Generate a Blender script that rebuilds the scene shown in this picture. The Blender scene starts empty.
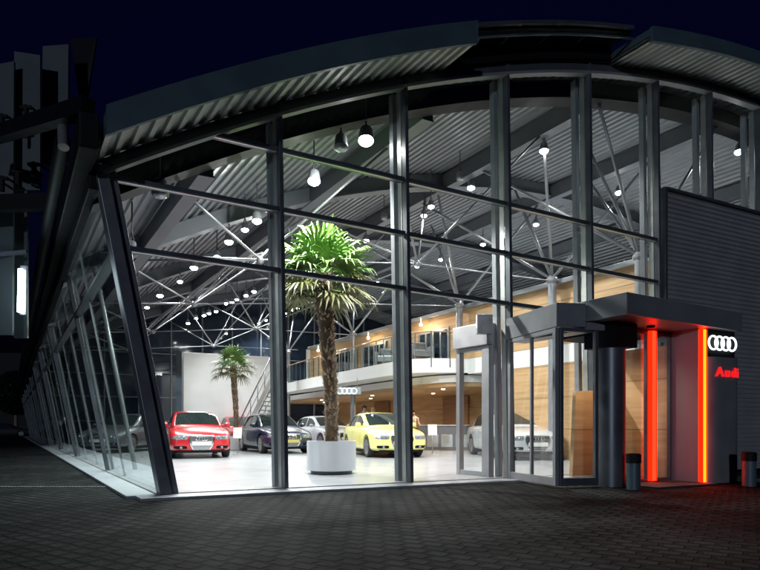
import bpy, bmesh, math, random
from mathutils import Vector, Matrix, Euler
from mathutils.bvhtree import BVHTree
random.seed(7)
sc = bpy.context.scene
COL = sc.collection
PI = math.pi
F = 560.0; HZ = 428.0; EYE = 0.93; FL = 0.05

# ------------------------------------------------------------------ materials
def newmat(name):
    m = bpy.data.materials.new(name); m.use_nodes = True
    nt = m.node_tree; nt.nodes.clear()
    out = nt.nodes.new('ShaderNodeOutputMaterial')
    return m, nt, out
def pbr(name, col, rough=.5, metal=0., noise=0., nscale=8., coat=0., bump=0., spec=.5):
    m, nt, out = newmat(name)
    b = nt.nodes.new('ShaderNodeBsdfPrincipled')
    b.inputs['Base Color'].default_value = (*col, 1); b.inputs['Roughness'].default_value = rough
    b.inputs['Metallic'].default_value = metal
    b.inputs['Coat Weight'].default_value = coat; b.inputs['Coat Roughness'].default_value = .04
    b.inputs['Specular IOR Level'].default_value = spec
    nt.links.new(b.outputs[0], out.inputs[0])
    if noise or bump:
        tc = nt.nodes.new('ShaderNodeTexCoord'); n = nt.nodes.new('ShaderNodeTexNoise')
        n.inputs['Scale'].default_value = nscale; n.inputs['Detail'].default_value = 5
        nt.links.new(tc.outputs['Object'], n.inputs['Vector'])
        if noise:
            r = nt.nodes.new('ShaderNodeMapRange')
            r.inputs['From Min'].default_value = .25; r.inputs['From Max'].default_value = .75
            r.inputs['To Min'].default_value = 1 - noise; r.inputs['To Max'].default_value = 1 + noise
            nt.links.new(n.outputs['Fac'], r.inputs['Value'])
            mx = nt.nodes.new('ShaderNodeMix'); mx.data_type = 'RGBA'; mx.blend_type = 'MULTIPLY'
            mx.inputs[0].default_value = 1
            mx.inputs[6].default_value = (*col, 1); nt.links.new(r.outputs[0], mx.inputs[7])
            nt.links.new(mx.outputs[2], b.inputs['Base Color'])
            r2 = nt.nodes.new('ShaderNodeMapRange'); r2.inputs['To Min'].default_value = max(0, rough - .1); r2.inputs['To Max'].default_value = min(1, rough + .12)
            nt.links.new(n.outputs['Fac'], r2.inputs['Value']); nt.links.new(r2.outputs[0], b.inputs['Roughness'])
        if bump:
            bp = nt.nodes.new('ShaderNodeBump'); bp.inputs['Strength'].default_value = bump; bp.inputs['Distance'].default_value = .02
            nt.links.new(n.outputs['Fac'], bp.inputs['Height']); nt.links.new(bp.outputs[0], b.inputs['Normal'])
    return m
def emit(name, col, s):
    m, nt, out = newmat(name); e = nt.nodes.new('ShaderNodeEmission')
    e.inputs[0].default_value = (*col, 1); e.inputs[1].default_value = s
    nt.links.new(e.outputs[0], out.inputs[0]); return m
def glass(name, tint, base=.025, edge=.55, power=4., rough=0.):
    m, nt, out = newmat(name)
    t = nt.nodes.new('ShaderNodeBsdfTransparent'); t.inputs[0].default_value = (*tint, 1)
    g = nt.nodes.new('ShaderNodeBsdfGlossy'); g.inputs['Roughness'].default_value = rough; g.inputs[0].default_value = (.95, .97, 1, 1)
    lw = nt.nodes.new('ShaderNodeLayerWeight'); lw.inputs[0].default_value = .5
    p = nt.nodes.new('ShaderNodeMath'); p.operation = 'POWER'; p.inputs[1].default_value = power
    ma = nt.nodes.new('ShaderNodeMath'); ma.operation = 'MULTIPLY_ADD'; ma.inputs[1].default_value = edge; ma.inputs[2].default_value = base
    mx = nt.nodes.new('ShaderNodeMixShader')
    nt.links.new(lw.outputs['Facing'], p.inputs[0]); nt.links.new(p.outputs[0], ma.inputs[0]); nt.links.new(ma.outputs[0], mx.inputs[0])
    nt.links.new(t.outputs[0], mx.inputs[1]); nt.links.new(g.outputs[0], mx.inputs[2]); nt.links.new(mx.outputs[0], out.inputs[0])
    return m

def brick(name, c1, c2, cm, scale, w, h, mortar, ang, rough, bump, offset=.5, noise=.3, smooth=.1, spec=.5):
    m, nt, out = newmat(name); N = nt.nodes.new; L = nt.links.new
    b = N('ShaderNodeBsdfPrincipled'); tc = N('ShaderNodeTexCoord'); mp = N('ShaderNodeMapping')
    b.inputs['Specular IOR Level'].default_value = spec
    mp.inputs['Rotation'].default_value = (0, 0, ang); L(tc.outputs['Object'], mp.inputs[0])
    n0 = N('ShaderNodeTexNoise'); n0.inputs['Scale'].default_value = 3; n0.inputs['Detail'].default_value = 3
    L(mp.outputs[0], n0.inputs['Vector'])
    va = N('ShaderNodeVectorMath'); va.operation = 'SCALE'; va.inputs['Scale'].default_value = .045 if bump else .0
    L(n0.outputs['Color'], va.inputs[0]); vb = N('ShaderNodeVectorMath'); vb.operation = 'ADD'
    L(mp.outputs[0], vb.inputs[0]); L(va.outputs[0], vb.inputs[1])
    br = N('ShaderNodeTexBrick'); L(vb.outputs[0], br.inputs['Vector'])
    br.inputs['Color1'].default_value = (*c1, 1); br.inputs['Color2'].default_value = (*c2, 1); br.inputs['Mortar'].default_value = (*cm, 1)
    br.inputs['Scale'].default_value = scale; br.inputs['Brick Width'].default_value = w; br.inputs['Row Height'].default_value = h
    br.inputs['Mortar Size'].default_value = mortar; br.inputs['Mortar Smooth'].default_value = smooth; br.offset = offset
    n = N('ShaderNodeTexNoise'); n.inputs['Scale'].default_value = .7; n.inputs['Detail'].default_value = 6; L(tc.outputs['Object'], n.inputs['Vector'])
    r = N('ShaderNodeMapRange'); r.inputs['From Min'].default_value = .3; r.inputs['From Max'].default_value = .7
    r.inputs['To Min'].default_value = 1 - noise; r.inputs['To Max'].default_value = 1 + noise; L(n.outputs['Fac'], r.inputs['Value'])
    mx = N('ShaderNodeMix'); mx.data_type = 'RGBA'; mx.blend_type = 'MULTIPLY'; mx.inputs[0].default_value = 1
    L(br.outputs['Color'], mx.inputs[6]); L(r.outputs[0], mx.inputs[7]); L(mx.outputs[2], b.inputs['Base Color'])
    b.inputs['Roughness'].default_value = rough
    if bump:
        inv = N('ShaderNodeMath'); inv.operation = 'SUBTRACT'; inv.inputs[0].default_value = 1; L(br.outputs['Fac'], inv.inputs[1])
        n2 = N('ShaderNodeTexNoise'); n2.inputs['Scale'].default_value = 30; n2.inputs['Detail'].default_value = 4; L(tc.outputs['Object'], n2.inputs['Vector'])
        ad = N('ShaderNodeMath'); ad.operation = 'MULTIPLY_ADD'; ad.inputs[1].default_value = .35; L(n2.outputs['Fac'], ad.inputs[0]); L(inv.outputs[0], ad.inputs[2])
        bp = N('ShaderNodeBump'); bp.inputs['Strength'].default_value = bump; bp.inputs['Distance'].default_value = .03
        L(ad.outputs[0], bp.inputs['Height']); L(bp.outputs[0], b.inputs['Normal'])
    L(b.outputs[0], out.inputs[0]); return m

def wood(name, c1, c2, axis_scale=(1, 1, 14), plank=.3, rough=.45):
    m, nt, out = newmat(name); N = nt.nodes.new; L = nt.links.new
    b = N('ShaderNodeBsdfPrincipled'); tc = N('ShaderNodeTexCoord'); mp = N('ShaderNodeMapping'); mp.inputs['Scale'].default_value = axis_scale
    L(tc.outputs['Object'], mp.inputs[0]); n = N('ShaderNodeTexNoise'); n.inputs['Scale'].default_value = 1.6; n.inputs['Detail'].default_value = 6
    L(mp.outputs[0], n.inputs['Vector']); cr = N('ShaderNodeValToRGB'); cr.color_ramp.elements[0].position = .3; cr.color_ramp.elements[1].position = .7
    cr.color_ramp.elements[0].color = (*c1, 1); cr.color_ramp.elements[1].color = (*c2, 1); L(n.outputs['Fac'], cr.inputs[0])
    sp = N('ShaderNodeSeparateXYZ'); L(tc.outputs['Object'], sp.inputs[0])
    md = N('ShaderNodeMath'); md.operation = 'PINGPONG'; md.inputs[1].default_value = plank; L(sp.outputs['Z'], md.inputs[0])
    lt = N('ShaderNodeMath'); lt.operation = 'GREATER_THAN'; lt.inputs[1].default_value = .012; L(md.outputs[0], lt.inputs[0])
    r = N('ShaderNodeMapRange'); r.inputs['To Min'].default_value = .55; L(lt.outputs[0], r.inputs['Value'])
    mx = N('ShaderNodeMix'); mx.data_type = 'RGBA'; mx.blend_type = 'MULTIPLY'; mx.inputs[0].default_value = 1
    L(cr.outputs[0], mx.inputs[6]); L(r.outputs[0], mx.inputs[7]); L(mx.outputs[2], b.inputs['Base Color']); b.inputs['Roughness'].default_value = rough
    L(b.outputs[0], out.inputs[0]); return m

DANG = math.atan2(.661, 1)     # angle of the left facade off +Y
M = {}
M['dark'] = pbr('dark_steel', (.085, .095, .11), .38, .4, .25, 3)
M['black'] = pbr('black_paint', (.005, .006, .007), .6, 0, .2, 4, 0, 0, .15)
M['anth'] = pbr('anthracite_panel', (.21, .22, .235), .36, .3, .15, 2)
M['alu'] = pbr('aluminium', (.42, .43, .42), .35, .7, .12, 6)
M['post'] = pbr('grey_painted_post', (.22, .235, .25), .4, .2, .12, 5)
M['colm'] = pbr('corner_column_paint', (.12, .13, .15), .38, .3, .2, 4)
M['steel'] = pbr('light_steel', (.27, .28, .30), .35, .35, .1, 5)
M['beam'] = pbr('roof_beam_paint', (.12, .13, .15), .5, .1, .12, 3)
M['deck'] = pbr('galvanised_deck', (.235, .25, .275), .42, .3, .12, 2.5)
M['sof'] = pbr('soffit_deck', (.40, .42, .41), .5, .2, .15, 2.5)
M['fascia'] = pbr('fascia_sheet', (.06, .095, .115), .5, .2, .2, 1.5)
M['white'] = pbr('white_plaster', (.74, .75, .75), .6, 0, .04, 2)
M['white2'] = pbr('white_paint', (.8, .8, .78), .4)
M['silver'] = pbr('silver_sheet', (.32, .335, .35), .4, .5, .08, 4)
M['slab'] = pbr('concrete_sill', (.24, .255, .28), .55, 0, .15, 5)
M['glass'] = glass('facade_glass', (.92, .955, .96), .02, .45, 4.)
M['gside'] = glass('side_glass', (.80, .88, .88), .05, .5, 3.)
M['gdoor'] = glass('door_glass', (.93, .96, .96), .03, .5, 3.)
M['grail'] = glass('rail_glass', (.9, .94, .93), .03, .3, 4.)
M['night'] = pbr('night_window_glass', (.012, .02, .035), .08, 0, 0, 1, 0, 0, .6)
M['wood'] = wood('maple_veneer', (.44, .27, .13), (.60, .40, .22), (.6, .6, 8), .45)
M['woodd'] = wood('warm_brown_veneer', (.24, .12, .055), (.34, .18, .08), (1, 1, 10), .5)
M['floor'] = brick('showroom_tiles', (.36, .37, .385), (.325, .335, .35), (.17, .17, .18), 1, 1.2, 1.2, .006, DANG, .22, 0, 0, .05)
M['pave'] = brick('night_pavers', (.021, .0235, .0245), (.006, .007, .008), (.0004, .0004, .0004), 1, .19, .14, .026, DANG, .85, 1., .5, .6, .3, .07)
M['cort'] = pbr('corrugated_cladding', (.33, .335, .35), .42, .3, .12, 2)
M['rubber'] = pbr('tyre_rubber', (.015, .015, .016), .7)
M['chrome'] = pbr('chrome', (.75, .76, .78), .12, 1)
M['rim'] = pbr('alloy_rim', (.5, .51, .53), .25, .9)
M['carglass'] = pbr('car_glass', (.012, .02, .02), .04, 0, 0, 1, 0, 0, .9)
M['lens'] = pbr('headlamp_lens', (.3, .32, .35), .08, .4, .3, 40)
M['grille'] = pbr('grille_mesh', (.05, .052, .055), .3, .6)
M['plate'] = pbr('number_plate', (.72, .72, .7), .4)
M['soil'] = pbr('soil', (.03, .02, .012), .9, 0, .4, 30)
M['pot'] = pbr('white_planter', (.66, .68, .72), .35, 0, .03, 3)
M['bark'] = pbr('palm_bark', (.15, .10, .065), .85, 0, .45, 18, 0, .6)
M['fibre'] = pbr('palm_fibre', (.42, .31, .21), .85, 0, .5, 14)
M['leaf'] = pbr('palm_leaf', (.14, .26, .06), .4, 0, .35, 5)
M['leafd'] = pbr('palm_leaf_old', (.12, .12, .035), .5, 0, .35, 5)
M['counter'] = pbr('counter_grey', (.12, .125, .14), .4, .1, .08, 3)
M['skin'] = pbr('skin', (.5, .27, .17), .5); M['hair'] = pbr('dark_hair', (.02, .013, .01), .6)
M['hairb'] = pbr('blond_hair', (.32, .2, .09), .6); M['shirt'] = pbr('dark_shirt', (.04, .045, .06), .8); M['shirt2'] = pbr('pale_shirt', (.5, .42, .36), .8)
M['trous'] = pbr('dark_trousers', (.02, .02, .025), .8)
M['lamp'] = emit('lamp_glow', (1, .97, .92), 70)
M['lampw'] = emit('downlight_glow', (1, .8, .55), 14)
M['redl'] = emit('red_strip_light', (1, .018, .005), 5.5)
M['yell'] = emit('amber_strip_light', (1, .028, .001), 26)
M['redside'] = emit('amber_strip_edge', (1, .008, .001), 4)
M['tube'] = emit('cool_tube_light', (.75, .95, 1), 40)
M['ring'] = emit('lit_ring', (.85, .93, 1), 2.2)
M['letr'] = emit('lit_red_letter', (1, .015, .02), 1.)
M['blade'] = pbr('louvre_blade', (.07, .09, .095), .5, .1, .12, 1.2)
M['redpanel'] = pbr('reveal_panel', (.22, .2, .23), .4, .1, .05, 3)
M['brass'] = pbr('rail_wood', (.45, .3, .16), .4)
M['dot'] = emit('distant_window', (.5, .7, .25), .12)

# ------------------------------------------------------------------ mesh helpers
class MB:
    def __init__(s): s.v = []; s.f = []; s.m = []
    def add(s, vs, fs, mi=0):
        o = len(s.v); s.v += [tuple(v) for v in vs]; s.f += [tuple(i + o for i in f) for f in fs]; s.m += [mi] * len(fs)
    def hexa(s, b, t, mi=0):      # 4 bottom, 4 top
        s.add(list(b) + list(t), [(3, 2, 1, 0), (4, 5, 6, 7), (0, 1, 5, 4), (1, 2, 6, 5), (2, 3, 7, 6), (3, 0, 4, 7)], mi)
    def box(s, x0, x1, y0, y1, z0, z1, mi=0):
        s.hexa([(x0, y0, z0), (x1, y0, z0), (x1, y1, z0), (x0, y1, z0)], [(x0, y0, z1), (x1, y0, z1), (x1, y1, z1), (x0, y1, z1)], mi)
    def fbox(s, s0, s1, u0, u1, z0, z1, mi=0):   # in facade coordinates
        s.hexa([P(s0, u0, z0), P(s1, u0, z0), P(s1, u1, z0), P(s0, u1, z0)], [P(s0, u0, z1), P(s1, u0, z1), P(s1, u1, z1), P(s0, u1, z1)], mi)
    def tube(s, a, b, r, r2=None, n=10, mi=0, caps=True):
        a = Vector(a); b = Vector(b); d = (b - a).normalized(); r2 = r if r2 is None else r2
        q = d.orthogonal().normalized(); w = d.cross(q); vs = []
        for k in range(n):
            c = math.cos(2 * PI * k / n); e = math.sin(2 * PI * k / n)
            vs += [a + (q * c + w * e) * r, b + (q * c + w * e) * r2]
        fs = [(2 * k, 2 * ((k + 1) % n), 2 * ((k + 1) % n) + 1, 2 * k + 1) for k in range(n)]
        if caps: fs += [tuple(2 * k for k in range(n))[::-1], tuple(2 * k + 1 for k in range(n))]
        s.add(vs, fs, mi)
    def bar(s, a, b, w, h, mi=0, up=(0, 0, 1)):
        a = Vector(a); b = Vector(b); d = (b - a).normalized(); side = d.cross(Vector(up)).normalized(); u2 = side.cross(d)
        o = [(-w / 2, -h / 2), (w / 2, -h / 2), (w / 2, h / 2), (-w / 2, h / 2)]
        s.hexa([a + side * x + u2 * y for x, y in o], [b + side * x + u2 * y for x, y in o], mi)
    def lathe(s, prof, c=(0, 0, 0), n=32, mi=0, axis='z', sc_=(1, 1)):
        vs = []
        for r, z in prof:
            for k in range(n):
                x = r * math.cos(2 * PI * k / n); y = r * math.sin(2 * PI * k / n)
                p = (x * sc_[0], y * sc_[1], z) if axis == 'z' else ((z, x, y) if axis == 'x' else (x, z, y))
                vs.append((c[0] + p[0], c[1] + p[1], c[2] + p[2]))
        fs = [(i * n + k, i * n + (k + 1) % n, (i + 1) * n + (k + 1) % n, (i + 1) * n + k) for i in range(len(prof) - 1) for k in range(n)]
        if prof[0][0] > 1e-6: fs.append(tuple(range(n))[::-1])
        if prof[-1][0] > 1e-6: fs.append(tuple((len(prof) - 1) * n + k for k in range(n)))
        s.add(vs, fs, mi)
    def torus(s, c, R, r, ax, ay, n=28, m=8, mi=0):   # ring in the plane of unit vectors ax, ay
        c = Vector(c); ax = Vector(ax); ay = Vector(ay); az = ax.cross(ay); vs = []
        for i in range(n):
            a = 2 * PI * i / n; d = ax * math.cos(a) + ay * math.sin(a)
            for j in range(m):
                b = 2 * PI * j / m; vs.append(c + d * (R + r * math.cos(b)) + az * r * math.sin(b))
        s.add(vs, [(i * m + j, ((i + 1) % n) * m + j, ((i + 1) % n) * m + (j + 1) % m, i * m + (j + 1) % m) for i in range(n) for j in range(m)], mi)
    def build(s, name, mats, parent=None, smooth=False, bevel=0):
        me = bpy.data.meshes.new(name); me.from_pydata(s.v, [], s.f)
        for mt in (mats if isinstance(mats, (list, tuple)) else [mats]): me.materials.append(mt)
        me.polygons.foreach_set('material_index', s.m)
        if smooth: me.polygons.foreach_set('use_smooth', [True] * len(s.f))
        bm = bmesh.new(); bm.from_mesh(me); bmesh.ops.recalc_face_normals(bm, faces=bm.faces[:]); bm.to_mesh(me); bm.free()
        o = bpy.data.objects.new(name, me); COL.objects.link(o)
        if smooth == 'auto':
            try: me.set_sharp_from_angle(angle=math.radians(35))
            except Exception: pass
        if parent:
            o.parent = parent; o.matrix_parent_inverse = wm(parent).inverted()
        if bevel:
            b = o.modifiers.new('b', 'BEVEL'); b.width = bevel; b.segments = 2; b.limit_method = 'ANGLE'
        return o
def wm(o):
    m = Matrix.LocRotScale(o.location, o.rotation_euler, o.scale)
    return (wm(o.parent) @ o.matrix_parent_inverse @ m) if o.parent else m
def thing(name, label, cat, loc=(0, 0, 0), rz=0, group=None):
    o = bpy.data.objects.new(name, None); COL.objects.link(o); o.location = loc; o.rotation_euler = (0, 0, rz)
    o['label'] = label; o['category'] = cat
    if group: o['group'] = group
    o.empty_display_size = .2
    return o
def tag(o, label, cat, group=None):
    o['label'] = label; o['category'] = cat
    if group: o['group'] = group
    return o
def kind(o, k): o['kind'] = k; return o

# ------------------------------------------------------------------ building coordinates
def Yf(s): return 8.94 + .47 * s
def P(s, u, z): return Vector((s - .661 * u, Yf(s) + u, z))
def inv(X, Y):
    s = (X + .661 * (Y - 8.94)) / (1 + .661 * .47); return s, Y - Yf(s)
def RZ(s): return 4.28 + .5097 * (s + 3.44) - .02742 * (s + 3.44) * (s - 2.25)
def px(x, y, Y): return Vector(((x - 380) / F * Y, Y, EYE + (HZ - y) / F * Y))
def gx(x, Y, z=FL): return Vector(((x - 380) / F * Y, Y, z))
fdir = Vector((1, .47, 0)).normalized(); ddir = Vector((-.661, 1, 0)).normalized(); UP = Vector((0, 0, 1))

# ------------------------------------------------------------------ ground
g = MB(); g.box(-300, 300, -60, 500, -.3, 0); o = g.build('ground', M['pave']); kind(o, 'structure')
fl = MB(); fl.hexa([P(-3.0, -.02, -.2), P(14.5, -.02, -.2), P(14.5, 21, -.2), P(-3.0, 21, -.2)], [P(-3.0, -.02, FL), P(14.5, -.02, FL), P(14.5, 21, FL), P(-3.0, 21, FL)])
o = fl.build('showroom_floor', M['floor']); kind(o, 'structure')
fl = MB(); fl.fbox(-3.0, 14.5, 21.01, 54, -.2, FL - .004); o = fl.build('rear_floor', M['slab']); kind(o, 'structure')

# ------------------------------------------------------------------ showroom building
B = thing('showroom_building', 'large glass showroom under a curved corrugated roof, lit inside at night', 'building', P(-2.9, 0, 0))
# plinth
pl = MB(); pl.fbox(-3.25, 5.8, -.34, -.03, -.1, FL - .012); pl.fbox(-3.35, -3.01, -.03, 54, -.1, FL - .012)
pl.build('sill', M['slab'], B, bevel=.01)
s0, s1c, ztopc = -2.9, -3.588, 4.21
def LS(z): return s0 + (s1c - s0) * (z - .05) / (ztopc - .05)       # s of the leaning left plane at height z
def lean(s, z): return s - .016 * (z - 2.5)
MS = [-1.459, .424, 2.28, 4.046, 5.75, 7.28, 8.83, 10.4, 12.0, 13.6]
# corner column
cc = MB()
def lbar(m, sf, st, u, z0, z1, w, d, mi=0):
    m.hexa([P(sf - w / 2, u, z0), P(sf + w / 2, u, z0), P(sf + w / 2, u + d, z0), P(sf - w / 2, u + d, z0)],
           [P(st - w / 2, u, z1), P(st + w / 2, u, z1), P(st + w / 2, u + d, z1), P(st - w / 2, u + d, z1)], mi)
lbar(cc, LS(.04) - .02, LS(4.3) - .02, -.1, .04, 4.3, .13, .2)
lbar(cc, LS(.04) + .09, LS(4.3) + .09, -.05, .04, 4.3, .10, .14)
cc.build('corner_column', M['colm'], B, bevel=.008)
# front mullions
for i, s in enumerate(MS):
    zb = 5.88 if i >= 4 else .05
    zt = RZ(s)
    m = MB()
    if i == 4: zb = .05
    lbar(m, lean(s, zb), lean(s, zt), -.09, zb, zt + .22, .052, .09)
    mo = m.build('mullion', M['dark'], B, bevel=.004)
    m = MB(); lbar(m, lean(s, zb) - .005, lean(s, zt) - .005, .014, zb, zt, .042, .09); m.build('inner_fin', M['alu'], mo, bevel=.003)
    m = MB(); lbar(m, lean(s, zb) - .02, lean(s, zt) - .02, .15, zb, zt, .08, .09)
    m.build('inner_post', M['post'], mo, bevel=.006)
    for zz in (3.25, 4.1, 4.95):
        if zz < zt and zz > zb:
            bl = MB(); bl.tube(P(lean(s, zz) - .0, .125, zz - .12), P(lean(s, zz), .18, zz - .12), .02, n=8); bl.build('bracket', M['steel'], mo, smooth=True)
# transoms
def ztr(z0, s): return z0 - .025 * s
for z0, tag_ in ((3.2, 'c'), (4.09, 'b'), (4.96, 'a')):
    sl = LS(z0) + .1 if tag_ != 'a' else -2.35
    pts = [sl] + [q for q in MS[:5]]
    for a_, b_ in zip(pts[:-1], pts[1:]):
        m = MB(); za = ztr(z0, a_); zb_ = ztr(z0, b_)
        a2 = a_ + (.0 if a_ == sl else .034); b2 = b_ - .034
        a2 = lean(a2, z0) if a_ != sl else a2; b2 = lean(b2, z0)
        m.hexa([P(a2, -.075, za - .03), P(b2, -.075, zb_ - .03), P(b2, .03, zb_ - .03), P(a2, .03, za - .03)],
               [P(a2, -.075, za + .03), P(b2, -.075, zb_ + .03), P(b2, .03, zb_ + .03), P(a2, .03, za + .03)])
        mo = m.build('transom', M['dark'], B, bevel=.004)
        m = MB(); m.hexa([P(a2, -.06, za - .04), P(b2, -.06, zb_ - .04), P(b2, -.03, zb_ - .04), P(a2, -.03, za - .04)],
               [P(a2, -.06, za - .032), P(b2, -.06, zb_ - .032), P(b2, -.03, zb_ - .032), P(a2, -.03, za - .032)])
        m.build('glazing_bead', M['alu'], mo)
# front glass, one pane per bay
edges = [None] + MS
for i in range(len(MS)):
    m = MB(); n = 6
    if i == 3: zb = 2.9
    elif i == 2: zb = 2.9
    elif i >= 5: zb = 5.9
    else: zb = .06
    sa = MS[i - 1] if i else None; sb = MS[i]
    if i == 4: zb = .06
    for k in range(n):
        def sx(q, z):
            lo = LS(z) + .14 if sa is None else lean(sa, z) + .02
            hi = lean(sb, z) - .02
            return lo + (hi - lo) * q
        q0, q1 = k / n, (k + 1) / n
        sm0 = sx(q0, 5); sm1 = sx(q1, 5)
        z0 = RZ(sm0) if sa is not None else RZ((-3.45) + (MS[0] + 3.45) * q0)
        z1 = RZ(sm1) if sa is not None else RZ((-3.45) + (MS[0] + 3.45) * q1)
        m.hexa([P(sx(q0, zb), 0, zb), P(sx(q1, zb), 0, zb), P(sx(q1, zb), .01, zb), P(sx(q0, zb), .01, zb)],
               [P(sx(q0, z0), 0, z0), P(sx(q1, z1), 0, z1), P(sx(q1, z1), .01, z1), P(sx(q0, z0), .01, z0)])
    # drop interior walls between strips
    keep = [k for k, f in enumerate(m.f) if (k % 6 in (2, 4)) or (k % 6 in (0, 1)) or (k == 5) or (k == (n - 1) * 6 + 3)]
    m.f = [m.f[k] for k in keep]; m.m = [0] * len(m.f)
    m.build('glass_pane', M['glass'], B)
# arched strips helper
def arch(m, sa, sb, u0, u1, d0, d1, n=40, mi=0):
    vs = []; fs = []
    for k in range(n + 1):
        s = sa + (sb - sa) * k / n; z = RZ(s)
        vs += [P(s, u0, z + d0), P(s, u1, z + d0), P(s, u1, z + d1), P(s, u0, z + d1)]
    for k in range(n):
        o_ = 4 * k
        for a_, b_ in ((0, 1), (1, 2), (2, 3), (3, 0)): fs.append((o_ + a_, o_ + b_, o_ + 4 + b_, o_ + 4 + a_))
    fs += [(0, 1, 2, 3), (4 * n + 3, 4 * n + 2, 4 * n + 1, 4 * n)]
    m.add(vs, fs, mi)
m = MB(); arch(m, -3.6, 15, -.11, .012, 0, .05, 60); m.build('head_rail', M['post'], B)
m = MB(); arch(m, -3.6, 15, -.07, .02, .052, .21, 60); m.build('head_panel', M['dark'], B)
for u in (.42, 4.6, 9.2, 13.8, 18.4):
    m = MB(); arch(m, -3.65, 14.5, u, u + .16, -.17, .2, 60); arch(m, -3.65, 14.5, u - .09, u + .25, -.2, -.172, 60)
    m.build('arched_beam', M['black'] if u < 1 else M['beam'], B)  # front beam black: the glass's dark sky reflection is put into its colour
for s in (-2.2, 1.35, 4.9, 8.4, 12):
    m = MB()
    z = RZ(s) - .02
    m.fbox(s - .09, s + .09, .7, 20.9, z - .22, z + .16); m.fbox(s - .11, s + .11, .7, 20.9, z - .25, z - .222)
    m.build('roof_girder', M['beam'], B)
# corrugated deck
def deck(sa, sb, u0, u1, base, per=.2, h=.052, useg=1):
    m = MB(); vs = []; s = sa; prof = []
    while s < sb:
        for q, d in ((0, 0), (.38, 0), (.5, h), (.88, h)): prof.append((s + per * q, d))
        s += per
    for s, d in prof: vs += [P(s, u0, RZ(s) + base + d), P(s, u1, RZ(s) + base + d)]
    n = len(prof); top = len(vs)
    for s, d in prof: vs += [P(s, u0, RZ(s) + base + .075), P(s, u1, RZ(s) + base + .075)]
    fs = [(2 * k, 2 * k + 2, 2 * k + 3, 2 * k + 1) for k in range(n - 1)] + [(top + 2 * k, top + 2 * k + 1, top + 2 * k + 3, top + 2 * k + 2) for k in range(n - 1)]
    m.add(vs, fs); return m
deck(-3.7, 15, .03, 21, .21).build('roof_deck', M['deck'], B)
deck(-3.7, 15, 21.05, 54, .21, .4).build('rear_roof_deck', M['deck'], B)
m = MB(); arch(m, -3.75, 15, -.03, 54, .3, .5, 60); m.build('roof_covering', M['fascia'], B)
# front overhangs (left and right), soffit + fascia
SL = 1.2; SR = 4.45
deck(-3.66, 1.0, -.72, .02, .2, .17).build('soffit', M['sof'], B)
deck(SR, 15, -.75, .02, .2, .17).build('soffit', M['sof'], B)
m = MB(); arch(m, -3.66, 1.0, -.78, -.725, .17, .52, 40); arch(m, -3.66, 1.0, -.725, -.03, .3, .48, 40); m.build('fascia', M['fascia'], B)
m = MB(); arch(m, SR, 15, -.81, -.755, .17, .45, 40); arch(m, SR, 15, -.755, -.03, .3, .43, 40); m.build('fascia', M['fascia'], B)
m = MB()
arch(m, 1.0, SR, -.1, -.03, .215, .62, 20); m.build('upstand', M['black'], B)
m = MB(); arch(m, 1.02, SR - .02, -.52, -.46, .60, .66, 20); arch(m, 1.02, SR - .02, -.50, -.47, .42, .45, 20); arch(m, 1.02, SR - .02, -.3, -.26, .62, .66, 20)
for k in range(5):
    s = 1.25 + k * .78; z = RZ(s); m.bar(P(s, -.11, z + .55), P(s, -.52, z + .63), .05, .05)
m.build('sunshade_frame', M['dark'], B)
m = MB(); arch(m, 1.02, SR - .02, -.455, -.31, .625, .635, 20); arch(m, 1.02, SR - .02, -.25, -.11, .625, .635, 20); arch(m, 1.0, SR - .0, -.455, -.105, .555, .59, 20); m.build('sunshade_louvre', M['black'], B)
# left eave, gutter and downpipe
m = MB()
m.fbox(-3.9, -3.70, -.62, 54, 4.2, 4.62); m.fbox(-3.74, -3.62, -.02, 54, 4.0, 4.3)
m.build('eave', M['black'], B, bevel=.02)
m = MB(); m.tube(P(-4.03, -.4, 4.33), P(-4.03, 54, 4.33), .085, n=14); m.build('gutter', M['black'], B, smooth='auto')
m = MB(); m.tube(P(-4.03, -.42, 4.48), P(-4.03, -.52, 4.2), .06, n=14); m.build('gutter_outlet', M['alu'], B, smooth='auto')
# left facade
us = [0] + [4.1 + 5.6 * k for k in range(9)]
for i, u in enumerate(us):
    if i:
        m = MB(); lbar(m, LS(.05) - .05, LS(4.25) - .05, u, .05, 4.25, .07, .07); mo = m.build('mullion', M['dark'], B, bevel=.004)
        m = MB(); lbar(m, LS(.05) + .04, LS(4.25) + .04, u + .01, .05, 4.25, .035, .04); m.build('inner_fin', M['alu'], mo)
        m = MB(); m.tube(P(LS(.05) + .42, u, .05), P(LS(4.25) + .42, u, 4.25), .045, n=14)
        m.build('inner_post', M['post'], mo, smooth=True)
    ue = us[i + 1] if i + 1 < len(us) else 54
    for j in range(1, 3):
        uu = u + (ue - u) * j / 3
        if i == 0 and j == 1: continue
        m = MB(); lbar(m, LS(.05) + .01, LS(4.25) + .01, uu, .05, 4.25, .03, .035); m.build('glazing_bar', M['steel'], B)
    for z0 in (3.25, 4.15):
        m = MB(); m.fbox(LS(z0) - .07, LS(z0) + .06, u + .08, ue, z0 - .025, z0 + .025); m.build('transom', M['dark'], B)
    m = MB()
    lo, hi = LS(.05), LS(4.25)
    m.hexa([P(lo - .01, u + .05, .05), P(lo, u + .05, .05), P(lo, ue, .05), P(lo - .01, ue, .05)], [P(hi - .01, u + .05, 4.25), P(hi, u + .05, 4.25), P(hi, ue, 4.25), P(hi - .01, ue, 4.25)])
    m.build('side_glass_pane', M['gside'], B)
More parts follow.
